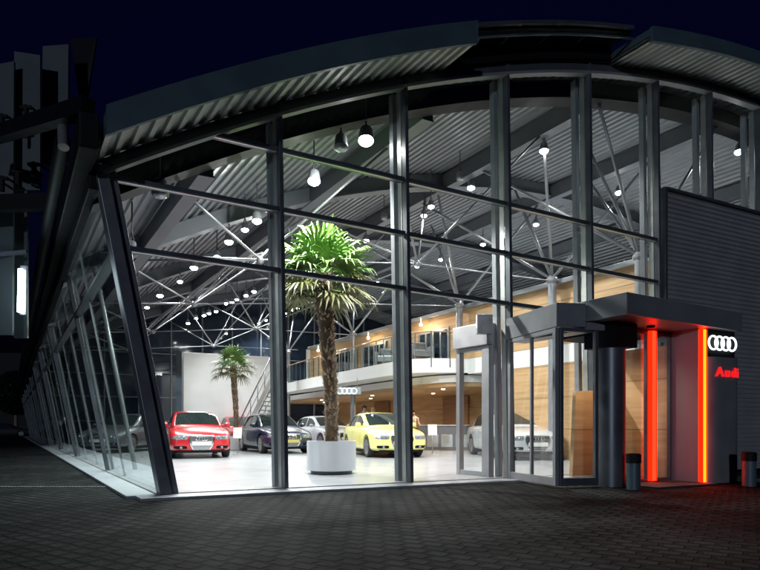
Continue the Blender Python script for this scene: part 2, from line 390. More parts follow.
# cladding on the right
m = MB(); per = .1; nz = int(5.82 / per); vs = []
for k in range(nz * 4 + 1):
    z = .02 + per * k / 4; d = (0, .0, .034, .034)[k % 4]
    vs += [P(5.84, -.12 + d, z), P(15, -.12 + d, z)]
m.add(vs, [(2 * k, 2 * k + 1, 2 * k + 3, 2 * k + 2) for k in range(nz * 4)])
m.fbox(5.84, 15, -.09, -.03, .0, 5.84)
m.build('corrugated_wall', M['cort'], B)
m = MB(); m.fbox(5.79, 5.84, -.14, .0, 0, 5.9); m.fbox(5.84, 15, -.15, .05, 5.845, 5.9); m.build('wall_trim', M['dark'], B)
# back partition and right end wall : dark glazing
m = MB(); m.fbox(-2.9, 14.3, 21.0, 21.04, FL, 5.0)
vs = []
m.build('rear_glazing', M['night'], B)
m = MB(); arch(m, -3.4, 14.3, 21.0, 21.04, -1.3, .2, 50)
m.fbox(-3.2, 14.3, 21.0, 21.035, 5.0, 6.9) if False else None
# fill between z=5 and roof
vs = []; n = 40
for k in range(n + 1):
    s = -1.8 + 16.1 * k / n; vs += [P(s, 21.02, 5.0), P(s, 21.02, max(5.01, RZ(s) - 1.29))]
m.add(vs, [(2 * k, 2 * k + 2, 2 * k + 3, 2 * k + 1) for k in range(n)])
m.build('rear_glazing', M['night'], B)
m = MB()
for k in range(12): 
    s = -2.2 + 1.5 * k; m.fbox(s - .03, s + .03, 20.9, 20.99, FL, RZ(s) + .1)
m.build('rear_mullions', M['beam'], B)
for z in (1.3, 2.6, 3.8, 5.0):
    m = MB(); m.fbox(-2.9, 14.3, 20.91, 20.98, z - .025, z + .025); m.build('rear_transom', M['beam'], B)
m = MB(); m.fbox(14.3, 14.36, .1, 21, FL, 8.0); m.build('end_wall', M['night'], B)
# ---- wood clad upper volume and balcony
SW = 7.26
w = MB(); w.fbox(SW, SW + .15, 1.2, 16.4, 3.27, 4.98); wo = w.build('upper_wall', M['wood'], B)
w = MB(); w.fbox(SW, 14.2, 1.2, 16.4, 4.985, 5.06); w.build('upper_roof', M['white'], B)
w = MB(); w.fbox(SW - .14, SW - .003, 1.2, 16.4, 4.93, 5.07); w.build('edge_beam', M['silver'], B, bevel=.01)
w = MB(); w.fbox(SW - .1, SW + .3, 16.42, 16.6, 3.26, 4.98); w.build('end_fin', M['white'], B)
for (ua, ub) in ((7.3, 8.7), (10.6, 12.0), (12.5, 14.2)):
    w = MB(); w.fbox(SW - .03, SW - .004, ua, ub, 3.3, 4.45); wn = w.build('window', M['night'], B)
    w = MB()
    nn = 4
    for k in range(nn + 1):
        q = ua + (ub - ua) * k / nn; w.fbox(SW - .055, SW - .031, q - .03, q + .03, 3.3, 4.5)
    w.fbox(SW - .053, SW - .031, ua, ub, 4.4, 4.46); w.build('window_frame', M['silver'], wn)
BE = [(6.75, 20.5), (6.6, 18.5), (6.35, 16), (6.15, 14), (6.0, 12), (5.88, 10), (5.78, 8.6), (5.78, 7.8), (5.9, 7.2), (6.2, 6.85), (6.7, 6.65), (7.26, 6.55), (8.5, 6.2), (10, 5.6)]
def strip(m, pts, z0, z1, back=14.2, mi=0, off=0):
    vs = []; n = len(pts)
    for s, u in pts: vs += [P(s + off, u, z0), P(s + off, u, z1), P(back, u + (0 if back else 0), z1), P(back, u, z0)]
    fs = []
    for k in range(n - 1):
        o_ = 4 * k
        for a_, b_ in ((0, 1), (1, 2), (3, 0)): fs.append((o_ + a_, o_ + b_, o_ + 4 + b_, o_ + 4 + a_))
    m.add(vs, fs, mi)
m = MB(); strip(m, BE[:11] + [(7.26, 6.5)], 2.79, 3.26, 7.25); mz = m.build('balcony_slab', M['white'], B)
m = MB(); strip(m, [(s, u) for s, u in BE], 2.5, 2.74, 14.2, 0, .9); m.build('lower_ceiling', M['white2'], B)
m = MB(); strip(m, BE, 2.36, 2.495, 14.2, 0, 1.1); m.build('wood_soffit', M['wood'], B)
m = MB(); m.fbox(SW, 14.2, 1.0, 6.5, 2.75, 3.26); m.build('upper_floor', M['white'], B)
m = MB(); m.fbox(SW, SW + .12, .8, 5.0, FL, 2.74) ; m.build('lower_wood_wall', M['wood'], B)
m = MB(); m.fbox(10.6, 10.75, 5, 20.8, FL, 2.36); m.build('lower_wood_wall', M['wood'], B)
for ua, ub in ((10.2, 11.6), (15.2, 16.4)):
    m = MB(); m.fbox(10.52, 10.595, ua, ub, FL, 2.3); m.build('brown_door_panel', M['woodd'], B)
m = MB(); m.fbox(10.3, 10.59, 5, 5.2, FL, 2.36); m.build('pier', M['white'], B)
# railing
def rail(pts, z0, h, root, gl=True):
    m = MB(); q = [P(s + .04, u, 0) for s, u in pts]
    for a_, b_ in zip(q[:-1], q[1:]): m.tube(a_ + UP * (z0 + h), b_ + UP * (z0 + h), .028, n=8)
    m.build('handrail', M['brass'], root, smooth=True)
    m = MB()
    acc = 0
    for a_, b_ in zip(q[:-1], q[1:]):
        L = (b_ - a_).length; n = max(1, round(L / .62))
        for k in range(n): c = a_.lerp(b_, k / n); m.box(c.x - .02, c.x + .02, c.y - .02, c.y + .02, z0 - .3, z0 + h)
    m.build('baluster', M['dark'], root)
    if gl:
        m = MB()
        for a_, b_ in zip(q[:-1], q[1:]):
            m.bar(a_ + UP * (z0 + h * .47), b_ + UP * (z0 + h * .47), .008, h * .8)
        m.build('glass_panel', M['grail'], root)
rail(BE[:12], 3.26, .9, mz)
# columns with fan struts
NODES = [1.15, 3.3, 6.5, 12.3, 18.0]
cn = []
for u in NODES:
    s = 6.95; c = P(s, u, 0); zt = 5.05
    m = MB(); m.tube((c.x, c.y, FL), (c.x, c.y, zt), .11, n=20); co = m.build('roof_column', M['steel'], B, smooth='auto')
    m = MB(); m.lathe([(.13, zt - .1), (.16, zt - .06), (.16, zt), (.05, zt + .12)], (c.x, c.y, 0), 16); m.build('column_head', M['steel'], co, smooth='auto')
    for ds, du in ((-2.05, -1.6), (-2.05, 2.3), (1.45, -1.5), (1.45, 2.3), (-.2, 1.0)):
        t_ = P(s + ds, u + du, RZ(s + ds) - .2)
        if u + du < .3: t_ = P(s + ds, .5, RZ(s + ds) - .15)
        m = MB(); m.tube((c.x, c.y, zt), t_, .038, .034, n=10); m.build('strut', M['steel'], co, smooth=True)
    cn.append(Vector((c.x, c.y, zt)))
# second row of hanging nodes above the hall : inverted pyramids with tie rods
HN = []
for s in (-.4, 3.1):
    for u in (3.3, 7.6, 12.3, 17):
        z = 4.95 if s > 0 else 4.55
        c = P(s, u, z); HN.append((s, u, c)); m = MB()
        for ds, du in ((-1.75, -1.6), (1.75, -1.6), (-1.75, 2.), (1.75, 2.)):
            m.tube(c, P(s + ds, u + du, RZ(s + ds) - .2), .026, n=8)
        m.build('hanger_strut', M['steel'], B, smooth=True)
        m = MB(); m.lathe([(0, -.09), (.07, -.05), (.09, 0), (.07, .05), (0, .09)], tuple(c), 12); m.build('strut_node', M['steel'], B, smooth=True)
for u in (3.3, 7.6, 12.3, 17):
    m = MB(); a_ = P(-3.2, u, 4.3); b_ = P(-.4, u, 4.55); c_ = P(3.1, u, 4.95); d_ = P(6.95, u if u != 7.6 else 6.5, 5.0)
    for p_, q_ in ((a_, b_), (b_, c_), (c_, d_)): m.tube(p_, q_, .018, n=8)
    m.build('tie_rod', M['steel'], B, smooth=True)
for s in (-.4, 3.1):
    h = [c for s_, u, c in HN if s_ == s]; m = MB()
    for a_, b_ in zip(h[:-1], h[1:]): m.tube(a_, b_, .018, n=8)
    m.build('tie_rod', M['steel'], B, smooth=True)
# dark column by the display wall
m = MB(); m.fbox(.0, .001, 0, 0.001, 0, .001) if False else None

# ------------------------------------------------------------------ interior things
# display wall  (183..270 px)
def ray_s(x, y0): pass
wa = gx(182, 25.2); wb = gx(272, 27.0)
d = (wb - wa); n_ = Vector((-d.y, d.x, 0)).normalized() * .25; H = EYE + (HZ - 352) / F * 25.2
m = MB(); wb2 = wb + d * .1
m.hexa([wa, wb2, wb2 + n_, wa + n_], [p + UP * (H - FL) for p in (wa, wb2, wb2 + n_, wa + n_)])
tag(m.build('display_wall', M['white'], None, bevel=.01), 'tall free-standing white wall behind the small palm', 'wall')
c = gx(180, 24.8); m = MB(); m.box(c.x - .12, c.x + .12, c.y - .12, c.y + .12, FL, H - .05); tag(m.build('wall_post', M['dark'], None), 'dark square post at the left end of the white wall', 'post')

# staircase going up to the balcony behind the blue car
St = thing('staircase', 'open staircase with slanting handrails beside the white wall, behind the dark car', 'staircase', gx(240, 24))
a_ = gx(237, 24.0); b_ = gx(272, 23.2); b_.z = 3.0
ns = 16; dv = (b_ - a_); run = Vector((dv.x, dv.y, 0)); sd = Vector((-run.y, run.x, 0)).normalized() * 1.0
for k in range(ns):
    m = MB(); p = a_ + run * (k / ns); q = a_ + run * ((k + 1) / ns); z = FL + (3.0 - FL) * (k + 1) / ns
    m.hexa([Vector((p.x, p.y, z - .04)), Vector((q.x, q.y, z - .04)), Vector((q.x, q.y, z - .04)) + sd, Vector((p.x, p.y, z - .04)) + sd],
           [Vector((p.x, p.y, z)), Vector((q.x, q.y, z)), Vector((q.x, q.y, z)) + sd, Vector((p.x, p.y, z)) + sd]); m.build('tread', M['steel'], St)
for off in (Vector((0, 0, 0)), sd):
    m = MB(); m.bar(a_ + off + UP * .05, b_ + off - UP * .05, .05, .2); m.build('stringer', M['white2'], St)
    m = MB()
    m.tube(a_ + off + UP * .95, b_ + off + UP * .95, .03, n=8); m.tube(a_ + off + UP * .5, b_ + off + UP * .5, .015, n=6)
    for k in range(6): p = a_.lerp(b_, k / 5) + off; m.tube(p, p + UP * .95, .02, n=6)
    m.build('handrail', M['steel'], St, smooth=True)

# reception counter
Ct = thing('reception_counter', 'long dark grey reception counter under the balcony', 'counter', gx(440, 22.3))
a_ = gx(420, 22.5); b_ = gx(492, 22.0); nn = Vector((-(b_ - a_).y, (b_ - a_).x, 0)).normalized() * .6
m = MB(); m.hexa([a_, b_, b_ + nn, a_ + nn], [p + UP * .95 for p in (a_, b_, b_ + nn, a_ + nn)]); m.build('counter_body', M['counter'], Ct)
m = MB(); t0 = UP * .953; e = (b_ - a_).normalized() * .05; m.hexa([a_ - e - nn * .1 + t0, b_ + e - nn * .1 + t0, b_ + nn * 1.1 + e + t0, a_ + nn * 1.1 - e + t0], [p + UP * .06 for p in (a_ - e - nn * .1 + t0, b_ + e - nn * .1 + t0, b_ + nn * 1.1 + e + t0, a_ + nn * 1.1 - e + t0)]); m.build('counter_top', M['steel'], Ct, bevel=.01)
for k in range(5):
    p = a_.lerp(b_, .1 + .2 * k) - nn * .03; q = a_.lerp(b_, .26 + .2 * k) - nn * .03; m = MB()
    m.hexa([p + UP * .12, q + UP * .12, q + nn * .028 + UP * .12, p + nn * .028 + UP * .12], [p + UP * .62, q + UP * .62, q + nn * .028 + UP * .62, p + nn * .028 + UP * .62]); m.build('front_panel', M['silver'], Ct, bevel=.005)
# small things on balcony: two armchairs
def armchair(p, rz, label):
    t = thing('armchair', label, 'armchair', p, rz, 'armchairs on the balcony')
    def part(nm, *b):
        m = MB(); m.box(*b); o = m.build(nm, M['silver'], None, bevel=.03); o.parent = t; return o
    part('seat', -.35, .35, -.35, .35, .2, .42); part('backrest', -.35, .35, .25, .42, .42, .78); part('armrest', -.45, -.352, -.35, .4, .0, .6); part('armrest', .352, .45, -.35, .4, 0, .6)
armchair(P(6.7, 8.0, 3.265), .3, 'pale armchair behind the balcony railing, nearer the silver door frame')
armchair(P(6.65, 9.6, 3.265), -.2, 'pale armchair behind the balcony railing, nearer the tall white mullion')

# planter + palms
def lathe_obj(nm, prof, c, mat, parent, n=48):
    m = MB(); m.lathe(prof, c, n); return m.build(nm, mat, parent, smooth='auto')
def fan(m, base, axis, side, size, nb, rnd, mi=0):
    # fan leaf : narrow blades radiating from the end of the petiole
    axis = axis.normalized(); side = (side - axis * side.dot(axis)).normalized(); up = side.cross(axis)
    for k in range(nb):
        a = math.radians(-115 + 230 * k / (nb - 1)) + rnd.uniform(-.03, .03)
        d = axis * math.cos(a) + side * math.sin(a)
        L = size * (1 - .25 * abs(a) / 2) * rnd.uniform(.88, 1.05); w = .021 * size / .55
        tn = d.cross(up).normalized()
        droop = rnd.uniform(.12, .45)
        p0 = base; p1 = base + d * L * .45 + up * .03 * L; p2 = base + d * L * .8 - UP * L * droop * .35; p3 = base + d * L * .97 - UP * L * droop
        vs = [p0 - tn * w * .3, p0 + tn * w * .3, p1 - tn * w, p1 + up * w * .5, p1 + tn * w, p2 - tn * w * .7, p2 + up * w * .3, p2 + tn * w * .7, p3]
        m.add(vs, [(0, 1, 3, 2), (1, 4, 3), (2, 3, 6, 5), (3, 4, 7, 6), (5, 6, 8), (6, 7, 8)], mi)
def palm(nm, label, base, h, lx, tr, cr, nf, seed, mb=24):
    t = thing(nm, label, 'palm', base); rnd = random.Random(seed)
    m = MB(); n = 22; rings = int(h * 9); vs = []
    def cen(q): return base + Vector((lx * q + .03 * math.sin(q * 5), 0, h * q))
    for i in range(rings + 1):
        q = i / rings; r = tr * (.72 + .34 * q) * (1 + .1 * math.sin(i * 2.4))
        for k in range(n):
            a = 2 * PI * k / n; rr = r * (1 + rnd.uniform(-.13, .13)); c = cen(q); vs.append(c + Vector((math.cos(a) * rr, math.sin(a) * rr, 0)))
    m.add(vs, [(i * n + k, i * n + (k + 1) % n, (i + 1) * n + (k + 1) % n, (i + 1) * n + k) for i in range(rings) for k in range(n)])
    m.build('trunk', M['bark'], t, smooth=True)
    m = MB()
    for i in range(int(h * 150)):     # old leaf bases
        q = rnd.uniform(.02, 1); a = rnd.uniform(0, 2 * PI); r = tr * (.72 + .34 * q); c = cen(q); d = Vector((math.cos(a), math.sin(a), 0)); sd = Vector((-d.y, d.x, 0))
        L = tr * rnd.uniform(.5, 1.0); w = tr * rnd.uniform(.16, .36); p = c + d * r * .85; tip = p + UP * L * rnd.uniform(.6, 1.1) + d * L * rnd.uniform(.35, .8) + sd * rnd.uniform(-.3, .3) * L
        m.add([p - sd * w, p + sd * w, p + d * w * .7 + UP * w, tip], [(0, 1, 3), (0, 3, 2), (1, 2, 3), (0, 2, 1)], 0)
    m.build('leaf_bases', M['fibre'], t)
    top = cen(1); m = MB()
    for k in range(nf):
        q = k / nf; az = k * 2.39996 + rnd.uniform(-.2, .2); el = math.radians(80 - 98 * q ** .85 + rnd.uniform(-6, 6))
        d = Vector((math.cos(az) * math.cos(el), math.sin(az) * math.cos(el), math.sin(el)))
        L = cr * rnd.uniform(.38, .55); st = top + UP * (.05 - .3 * q * cr); e = st + d * L
        e2 = e - UP * .05; m.tube(st, e2, .012, .006, n=5, mi=0, caps=False)
        sd = d.cross(UP); sd = sd if sd.length > .1 else Vector((1, 0, 0))
        fan(m, e2, d - UP * (.25 if el < .6 else 0), sd, cr * rnd.uniform(.52, .64), mb, rnd, 1 if q > .6 else 0)
    m.build('crown', [M['leaf'], M['leafd']], t)
    return t
pc = gx(331.5, 10.9); PR = .475
Pt = thing('planter', 'round white planter holding the tall palm', 'planter', pc)
zt = .68
lathe_obj('pot', [(0, .12), (PR, .12), (PR, zt), (PR - .035, zt), (PR - .04, zt - .08), (0, zt - .08)], (pc.x, pc.y, 0), M['pot'], Pt, 64)
lathe_obj('base_ring', [(0, FL), (PR - .07, FL), (PR - .07, .118), (0, .118)], (pc.x, pc.y, 0), M['dark'], Pt, 64)
lathe_obj('soil', [(0, zt - .05), (PR - .05, zt - .06)], (pc.x, pc.y, .0), M['soil'], Pt, 32)
palm('palm_tree', 'tall fan palm with shaggy trunk in the round white planter', pc + Vector((0, 0, zt - .1 - FL)), 3.33, -.14, .155, 1.18, 34, 3, 20)
p2 = gx(236, 22.5)
Pt2 = thing('planter', 'low white planter under the small palm, behind the parked cars', 'planter', p2)
lathe_obj('pot', [(0, FL + .01), (.4, FL + .01), (.45, .6), (.4, .6), (.38, .5), (0, .5)], (p2.x, p2.y, 0), M['pot'], Pt2, 40)
palm('palm_tree', 'smaller fan palm standing in front of the white wall', p2 + Vector((0, 0, .42)), 2.98, -.08, .115, .98, 26, 9, 18)

# placards
def placard(x, Y, h, label, w=.22):
    c = gx(x, Y); t = thing('info_stand', label, 'info stand', c, 0, 'white info stands beside the cars')
    m = MB(); m.lathe([(0, 0), (.16, 0), (.16, .015), (0, .02)], tuple(c), 20); m.build('base', M['silver'], t)
    m = MB(); m.tube(c, c + UP * (h - .2), .014, n=8); m.build('pole', M['silver'], t, smooth=True)
    m = MB(); m.hexa([c + Vector((-w / 2, -.03, h - .36)), c + Vector((w / 2, -.03, h - .36)), c + Vector((w / 2, -.015, h - .36)), c + Vector((-w / 2, -.015, h - .36))],
                     [c + Vector((-w / 2, .03, h)), c + Vector((w / 2, .03, h)), c + Vector((w / 2, .045, h)), c + Vector((-w / 2, .045, h))]); m.build('board', M['white2'], t)
placard(432.5, 19.0, 1.0, 'white info stand between the yellow car and the silver door frame', .3)
placard(237.5, 18.6, .9, 'white info stand between the red cars and the dark blue car', .28)

# ------------------------------------------------------------------ lamps
def lamp_pos(x, y, off=.55):
    t = (x - 380) / F; k = (HZ - y) / F; Y = 8.0
    while Y < 60:
        X = t * Y; s, u = inv(X, Y); z = EYE + k * Y
        if u > .35 and z >= RZ(s) - off: break
        Y += .02
    if u > 20.5:                   # keep it inside the hall
        pass
    return Vector((X, Y, z)), s, u
NL = []
def spotlight(x, y, label, watts, off=.55, lit=True, size=1.0, tgt=None):
    p, s, u = lamp_pos(x, y, off)
    if u > 20.3:
        # clamp to the rear partition along the ray
        Y = p.y
        while u > 20.3: Y -= .1; p = px(x, y, Y); s, u = inv(p.x, p.y)
    t = thing('ceiling_spotlight', label, 'spotlight', p + UP * .3, 0, 'ceiling spotlights')
    m = MB(); top = RZ(s) + .2
    m.tube(p + UP * .25, Vector((p.x, p.y, top)), .015, n=6); m.build('hanger', M['dark'], t)
    m = MB()
    aim = Vector(((tgt[0] - p.x), (tgt[1] - p.y), (tgt[2] - p.z))) if tgt else Vector((-p.x * .06, -.7, -4)); aim.normalize()
    laim = aim.copy()
    if tgt and y < 200: aim = Vector((-p.x * .08, -1.2, -4)).normalized()
    sd = aim.cross(Vector((0, 1, 0))).normalized()
    for q in (-1, 1): m.tube(p + sd * q * .1 * size, p + UP * .25, .012, n=6)
    m.build('yoke', M['dark'], t)
    def ring(pr, mat, nm):
        m = MB(); vs = []; n = 18; qx = aim.orthogonal().normalized(); qy = aim.cross(qx)
        for r, z in pr:
            for k in range(n): a = 2 * PI * k / n; vs.append(p + aim * z * size + (qx * math.cos(a) + qy * math.sin(a)) * r * size)
        fs = [(i * n + k, i * n + (k + 1) % n, (i + 1) * n + (k + 1) % n, (i + 1) * n + k) for i in range(len(pr) - 1) for k in range(n)]
        m.add(vs, fs); return m.build(nm, mat, t, smooth=True)
    ring([(.001, -.17), (.075, -.165), (.09, -.14), (.1, -.02), (.112, .03), (.104, .034)], M['post'], 'housing')
    ring([(.098, .025), (.085, .05), (.065, .068), (.035, .08), (.001, .084)], M['lamp'] if lit else M['lens'], 'lens')
    if lit:
        l = bpy.data.lights.new('lamp_light', 'SPOT'); l.energy = watts; l.spot_size = math.radians(138); l.spot_blend = .7
        l.shadow_soft_size = .08; l.color = (1, .97, .93)
        lo = bpy.data.objects.new('lamp_light', l); COL.objects.link(lo); lo.location = p + aim * .17 * size
        lo.rotation_euler = laim.to_track_quat('-Z', 'Y').to_euler()
        lo.parent = t; lo.matrix_parent_inverse = wm(t).inverted()
    NL.append(t)
W1 = 900
spotlight(366, 139, 'largest glaring spotlight, high above the palm beside the tall mullion', W1 * 1.6, .5, size=1.25, tgt=(-1, 10.9, 4))
spotlight(314, 180, 'glaring spotlight above and left of the palm crown', W1 * 2.2, .55, size=1.15, tgt=(-1, 10.9, 4))
spotlight(341, 146, 'unlit glass bucket spotlight left of the largest glaring spotlight', 0, .5, False, 1.1)
spotlight(544, 150, 'bright spotlight high in the fourth bay above the entrance', W1, .5)
spotlight(471, 187, 'bright spotlight in the third bay under a pair of dark lamps', W1, .5)
spotlight(619, 192, 'bright spotlight in the fifth bay above the entrance canopy', W1, .5)
spotlight(739, 151, 'rightmost bright spotlight, above the corrugated wall', W1 * .6, .5)
spotlight(366, 240, 'bright spotlight just right of the palm crown', W1, .6)
row = [(257, 220), (245, 229), (229, 241), (217, 256), (194, 267), (180, 281), (160, 295), (147, 307), (132, 248)]
ordn = ['first', 'second', 'third', 'fourth', 'fifth', 'sixth', 'seventh', 'eighth', 'ninth', 'tenth', 'eleventh', 'twelfth']
for k, (x, y) in enumerate(row[:8]): spotlight(x, y, '%s spotlight from the upper right in the long slanting row behind the corner column' % ordn[k], W1 * (.9 if k % 2 == 0 else .4), .6, True, 1.0 if k % 2 == 0 else .8)
spotlight(132, 248, 'spotlight shining just right of the leaning corner column', W1 * .4, .6, True, .7)
row2 = [(254, 291), (246, 295), (237, 299), (232, 302), (226, 303), (216, 311), (209, 313), (204, 315), (196, 318), (188, 323)]
for k, (x, y) in enumerate(row2): spotlight(x, y, '%s spotlight from the right in the far dense row above the white wall' % ordn[k], W1 * .35, 1.0, True, .9)
oth = [(259, 323, 'spotlight above the right end of the white wall'), (266, 320, 'spotlight next to the left edge of the first mullion'), (226, 333, 'lowest spotlight, just above the small palm'),
       (285, 313, 'left spotlight of the trio behind the palm fronds'), (293, 310, 'middle spotlight of the trio behind the palm fronds'), (298, 308, 'right spotlight of the trio behind the palm fronds'),
       (417, 266, 'spotlight just right of the tall mullion under the middle transom'), (431, 206, 'upper spotlight of the left pair in the third bay'), (424, 215, 'lower spotlight of the left pair in the third bay'),
       (441, 259, 'spotlight in the middle of the third bay above the wooden wall'), (483, 244, 'spotlight left of the third mullion'), (536, 224, 'spotlight low in the fourth bay'),
       (340, 295, 'small spotlight behind the right side of the palm trunk'), (377, 282, 'small spotlight below the palm crown at its right')]
for x, y, lb in oth: spotlight(x, y, lb, W1 * (2.6 if 'middle spotlight of the trio' in lb else .5), .8, True, .85, tgt=(-8.0, 24.0, 1.5) if 'middle spotlight of the trio' in lb else None)
spotlight(384, 218, 'unlit bucket spotlight in the second bay near the mullion', 0, .6, False, .9)
spotlight(460, 178, 'unlit bucket spotlight beside the bright one in the third bay', 0, .5, False, .9)
spotlight(160, 192, 'unlit glass bucket spotlight under the roof next to the corner column', 0, .5, False, 1.1)
# warm downlights under the balcony
for k in range(6):
    p = P(7.6 + (k % 2) * 1.2, 8 + 2.0 * k, 2.358); m = MB(); m.lathe([(0, -.02), (.06, -.02), (.07, 0), (0, .0)], tuple(p), 14)
    o = tag(m.build('downlight', M['lampw'], None), 'small warm downlight, %s from the right in the ceiling under the balcony' % ordn[k], 'downlight', 'downlights under the balcony')
    l = bpy.data.lights.new('downlight_light', 'SPOT'); l.energy = 190; l.spot_size = 2.6; l.spot_blend = .8; l.color = (1, .76, .5); l.shadow_soft_size = .06
    lo = bpy.data.objects.new('downlight_light', l); COL.objects.link(lo); lo.location = p - UP * .06; lo.parent = o; lo.matrix_parent_inverse = Matrix.Identity(4)
for k in range(3):       # upper gallery wall lights
    p = P(SW - .35, (8.2, 11.2, 15)[k], 4.7); m = MB(); m.lathe([(0, -.06), (.05, -.05), (.06, 0), (.03, .05), (0, .06)], tuple(p), 12); m.tube(p, p + Vector((0, 0, .22)), .01, n=6)
    o = tag(m.build('wall_lamp', M['lampw'], None, smooth=True), ('small warm lamp over the balcony right of the second mullion', 'small warm lamp in front of the upper windows', 'small warm lamp over the far end of the balcony')[k], 'lamp', 'warm lamps on the upper wall')
    l = bpy.data.lights.new('wall_lamp_light', 'POINT'); l.energy = 32; l.color = (1, .76, .5); l.shadow_soft_size = .06
    lo = bpy.data.objects.new('wall_lamp_light', l); COL.objects.link(lo); lo.location = p + ddir * 0 - fdir * .1 - UP * .1; lo.parent = o

# ------------------------------------------------------------------ cars
def evalmesh(o):
    dg = bpy.context.evaluated_depsgraph_get(); dg.update()
    return bpy.data.meshes.new_from_object(o.evaluated_get(dg), preserve_all_data_layers=False, depsgraph=dg)
def lerp_tab(tab, y):
    if y <= tab[0][0]: return tab[0][1:]
    for a_, b_ in zip(tab[:-1], tab[1:]):
        if y <= b_[0]:
            q = (y - a_[0]) / (b_[0] - a_[0]); return tuple(i + (j - i) * q for i, j in zip(a_[1:], b_[1:]))
    return tab[-1][1:]
def smooth_tab(tab, y):     # cosine-free Catmull
    n = len(tab)
    if y <= tab[0][0]: return tab[0][1]
    if y >= tab[-1][0]: return tab[-1][1]
    for i in range(n - 1):
        if y <= tab[i + 1][0]:
            x0, p0 = tab[max(0, i - 1)]; x1, p1 = tab[i]; x2, p2 = tab[i + 1]; x3, p3 = tab[min(n - 1, i + 2)]
            q = (y - x1) / (x2 - x1); m1 = (p2 - p0) / max(1e-6, x2 - x0) * (x2 - x1); m2 = (p3 - p1) / max(1e-6, x3 - x1) * (x2 - x1)
            return (2 * q ** 3 - 3 * q ** 2 + 1) * p1 + (q ** 3 - 2 * q ** 2 + q) * m1 + (-2 * q ** 3 + 3 * q ** 2) * p2 + (q ** 3 - q ** 2) * m2
STYLES = {
 'hatch': [(-.92, .93), (-.55, 1.14), (-.12, 1.345), (.35, 1.42), (.9, 1.42), (1.4, 1.35), (1.75, 1.18), (2.0, .98)],
 'coupe': [(-.95, .92), (-.5, 1.15), (-.05, 1.33), (.35, 1.385), (.8, 1.37), (1.2, 1.26), (1.55, 1.1), (1.82, .97)],
 'sedan': [(-.95, .93), (-.5, 1.16), (-.05, 1.35), (.4, 1.42), (.9, 1.41), (1.3, 1.31), (1.6, 1.15), (1.85, 1.0)]}
def make_car(label, px_, Y, deg, col, style='hatch', metal=.0, rings=True, grille=None, platecol=None, cat='car', group='cars in the showroom', wheelmat=None, z=FL, loc=None):
    c = loc if loc is not None else gx(px_, Y, z)
    view = math.atan2(c.x, c.y)
    root = thing('parked_car', label, cat, c, -view + math.radians(deg), group)
    paint = pbr('car_paint', col, .28, metal, 0, 1, 1.0); L = 2.12 if style != 'sedan' else 2.25
    def part(m, nm, mats, par=None, smooth='auto', bevel=0):
        o = m.build(nm, mats, None, smooth=smooth, bevel=bevel); o.parent = par or root; return o
    k = L / 2.12
    ST = [(-2.13, .60, .33, .60), (-2.10, .72, .25, .67), (-2.0, .80, .20, .73), (-1.8, .855, .18, .795), (-1.5, .88, .175, .85), (-1.15, .885, .17, .895), (-.85, .885, .17, .93), (-.3, .885, .17, .945),
          (.4, .885, .17, .95), (1.1, .885, .17, .965), (1.6, .875, .18, .97), (1.9, .84, .22, .965), (2.05, .77, .27, .94), (2.12, .64, .34, .84)]
    ring = lambda w, zb, zt: [(0, zb), (.5 * w, zb), (.9 * w, zb + .02), (.985 * w, zb + .1), (w, zb + (zt - zb) * .38), (.995 * w, zb + (zt - zb) * .66), (.965 * w, zt - (zt - zb) * .13), (.86 * w, zt - .015), (.5 * w, zt + .018), (0, zt + .028)]
    m = MB(); vs = []; nr = 0
    for y, w, zb, zt in ST:
        h = ring(w, zb, zt); full = h + [(-x, z_) for x, z_ in h[-2:0:-1]]; nr = len(full)
        vs += [(x, y * k, z_) for x, z_ in full]
    fs = [(i * nr + j, i * nr + (j + 1) % nr, (i + 1) * nr + (j + 1) % nr, (i + 1) * nr + j) for i in range(len(ST) - 1) for j in range(nr)]
    fs += [tuple(range(nr)), tuple((len(ST) - 1) * nr + j for j in range(nr))[::-1]]
    m.add(vs, fs)
    tmp = m.build('tmp', [paint]); tmp.modifiers.new('s', 'SUBSURF').levels = 2; tmp.modifiers['s'].render_levels = 2
    cuts = []
    WY = (-1.30 * k, 1.28 * k); WR = .315
    for yw in WY:
        for sx in (-1, 1):
            cm = MB(); cm.lathe([(.365, sx * .62), (.365, sx * 1.1)], (0, yw, .33), 32, axis='x')
            co = cm.build('cut', M['black']); cuts.append(co)
            b = tmp.modifiers.new('b', 'BOOLEAN'); b.object = co; b.operation = 'DIFFERENCE'; b.solver = 'EXACT'
    me = evalmesh(tmp)
    for co in cuts + [tmp]: bpy.data.objects.remove(co)
    body = bpy.data.objects.new('body', me); COL.objects.link(body); body.parent = root
    me.polygons.foreach_set('use_smooth', [True] * len(me.polygons))
    try: me.set_sharp_from_angle(angle=math.radians(38))
    except Exception: pass
    bm = bmesh.new(); bm.from_mesh(me); bv = BVHTree.FromBMesh(bm)
    tab = STYLES[style]
    def top(y): return smooth_tab(tab, y)
    ya, yb = tab[0][0], tab[-1][0]; ZB = .88
    def wb(y): return .80 - .10 * max(0, (-.2 - y) / .75) ** 2 - .12 * max(0, (y - .9) / 1.0) ** 2
    def sect(y):
        zt = top(y); h = max(.02, zt - ZB); w0 = wb(y); wr = w0 - .40 * h
        return [(w0, ZB), (w0 - .40 * (h * .5) + .012, ZB + h * .5), (wr + .035, zt - min(.07, h * .3)), (wr - .03, zt - min(.02, h * .1)), (wr * .6, zt + .012), (0, zt + .02)]
    ny = 26; vs = []
    for i in range(ny + 1):
        y = ya + (yb - ya) * i / ny; h = sect(y); full = h + [(-x, z_) for x, z_ in h[-2::-1]]; nr = len(full); vs += [(x, y * k, z_) for x, z_ in full]
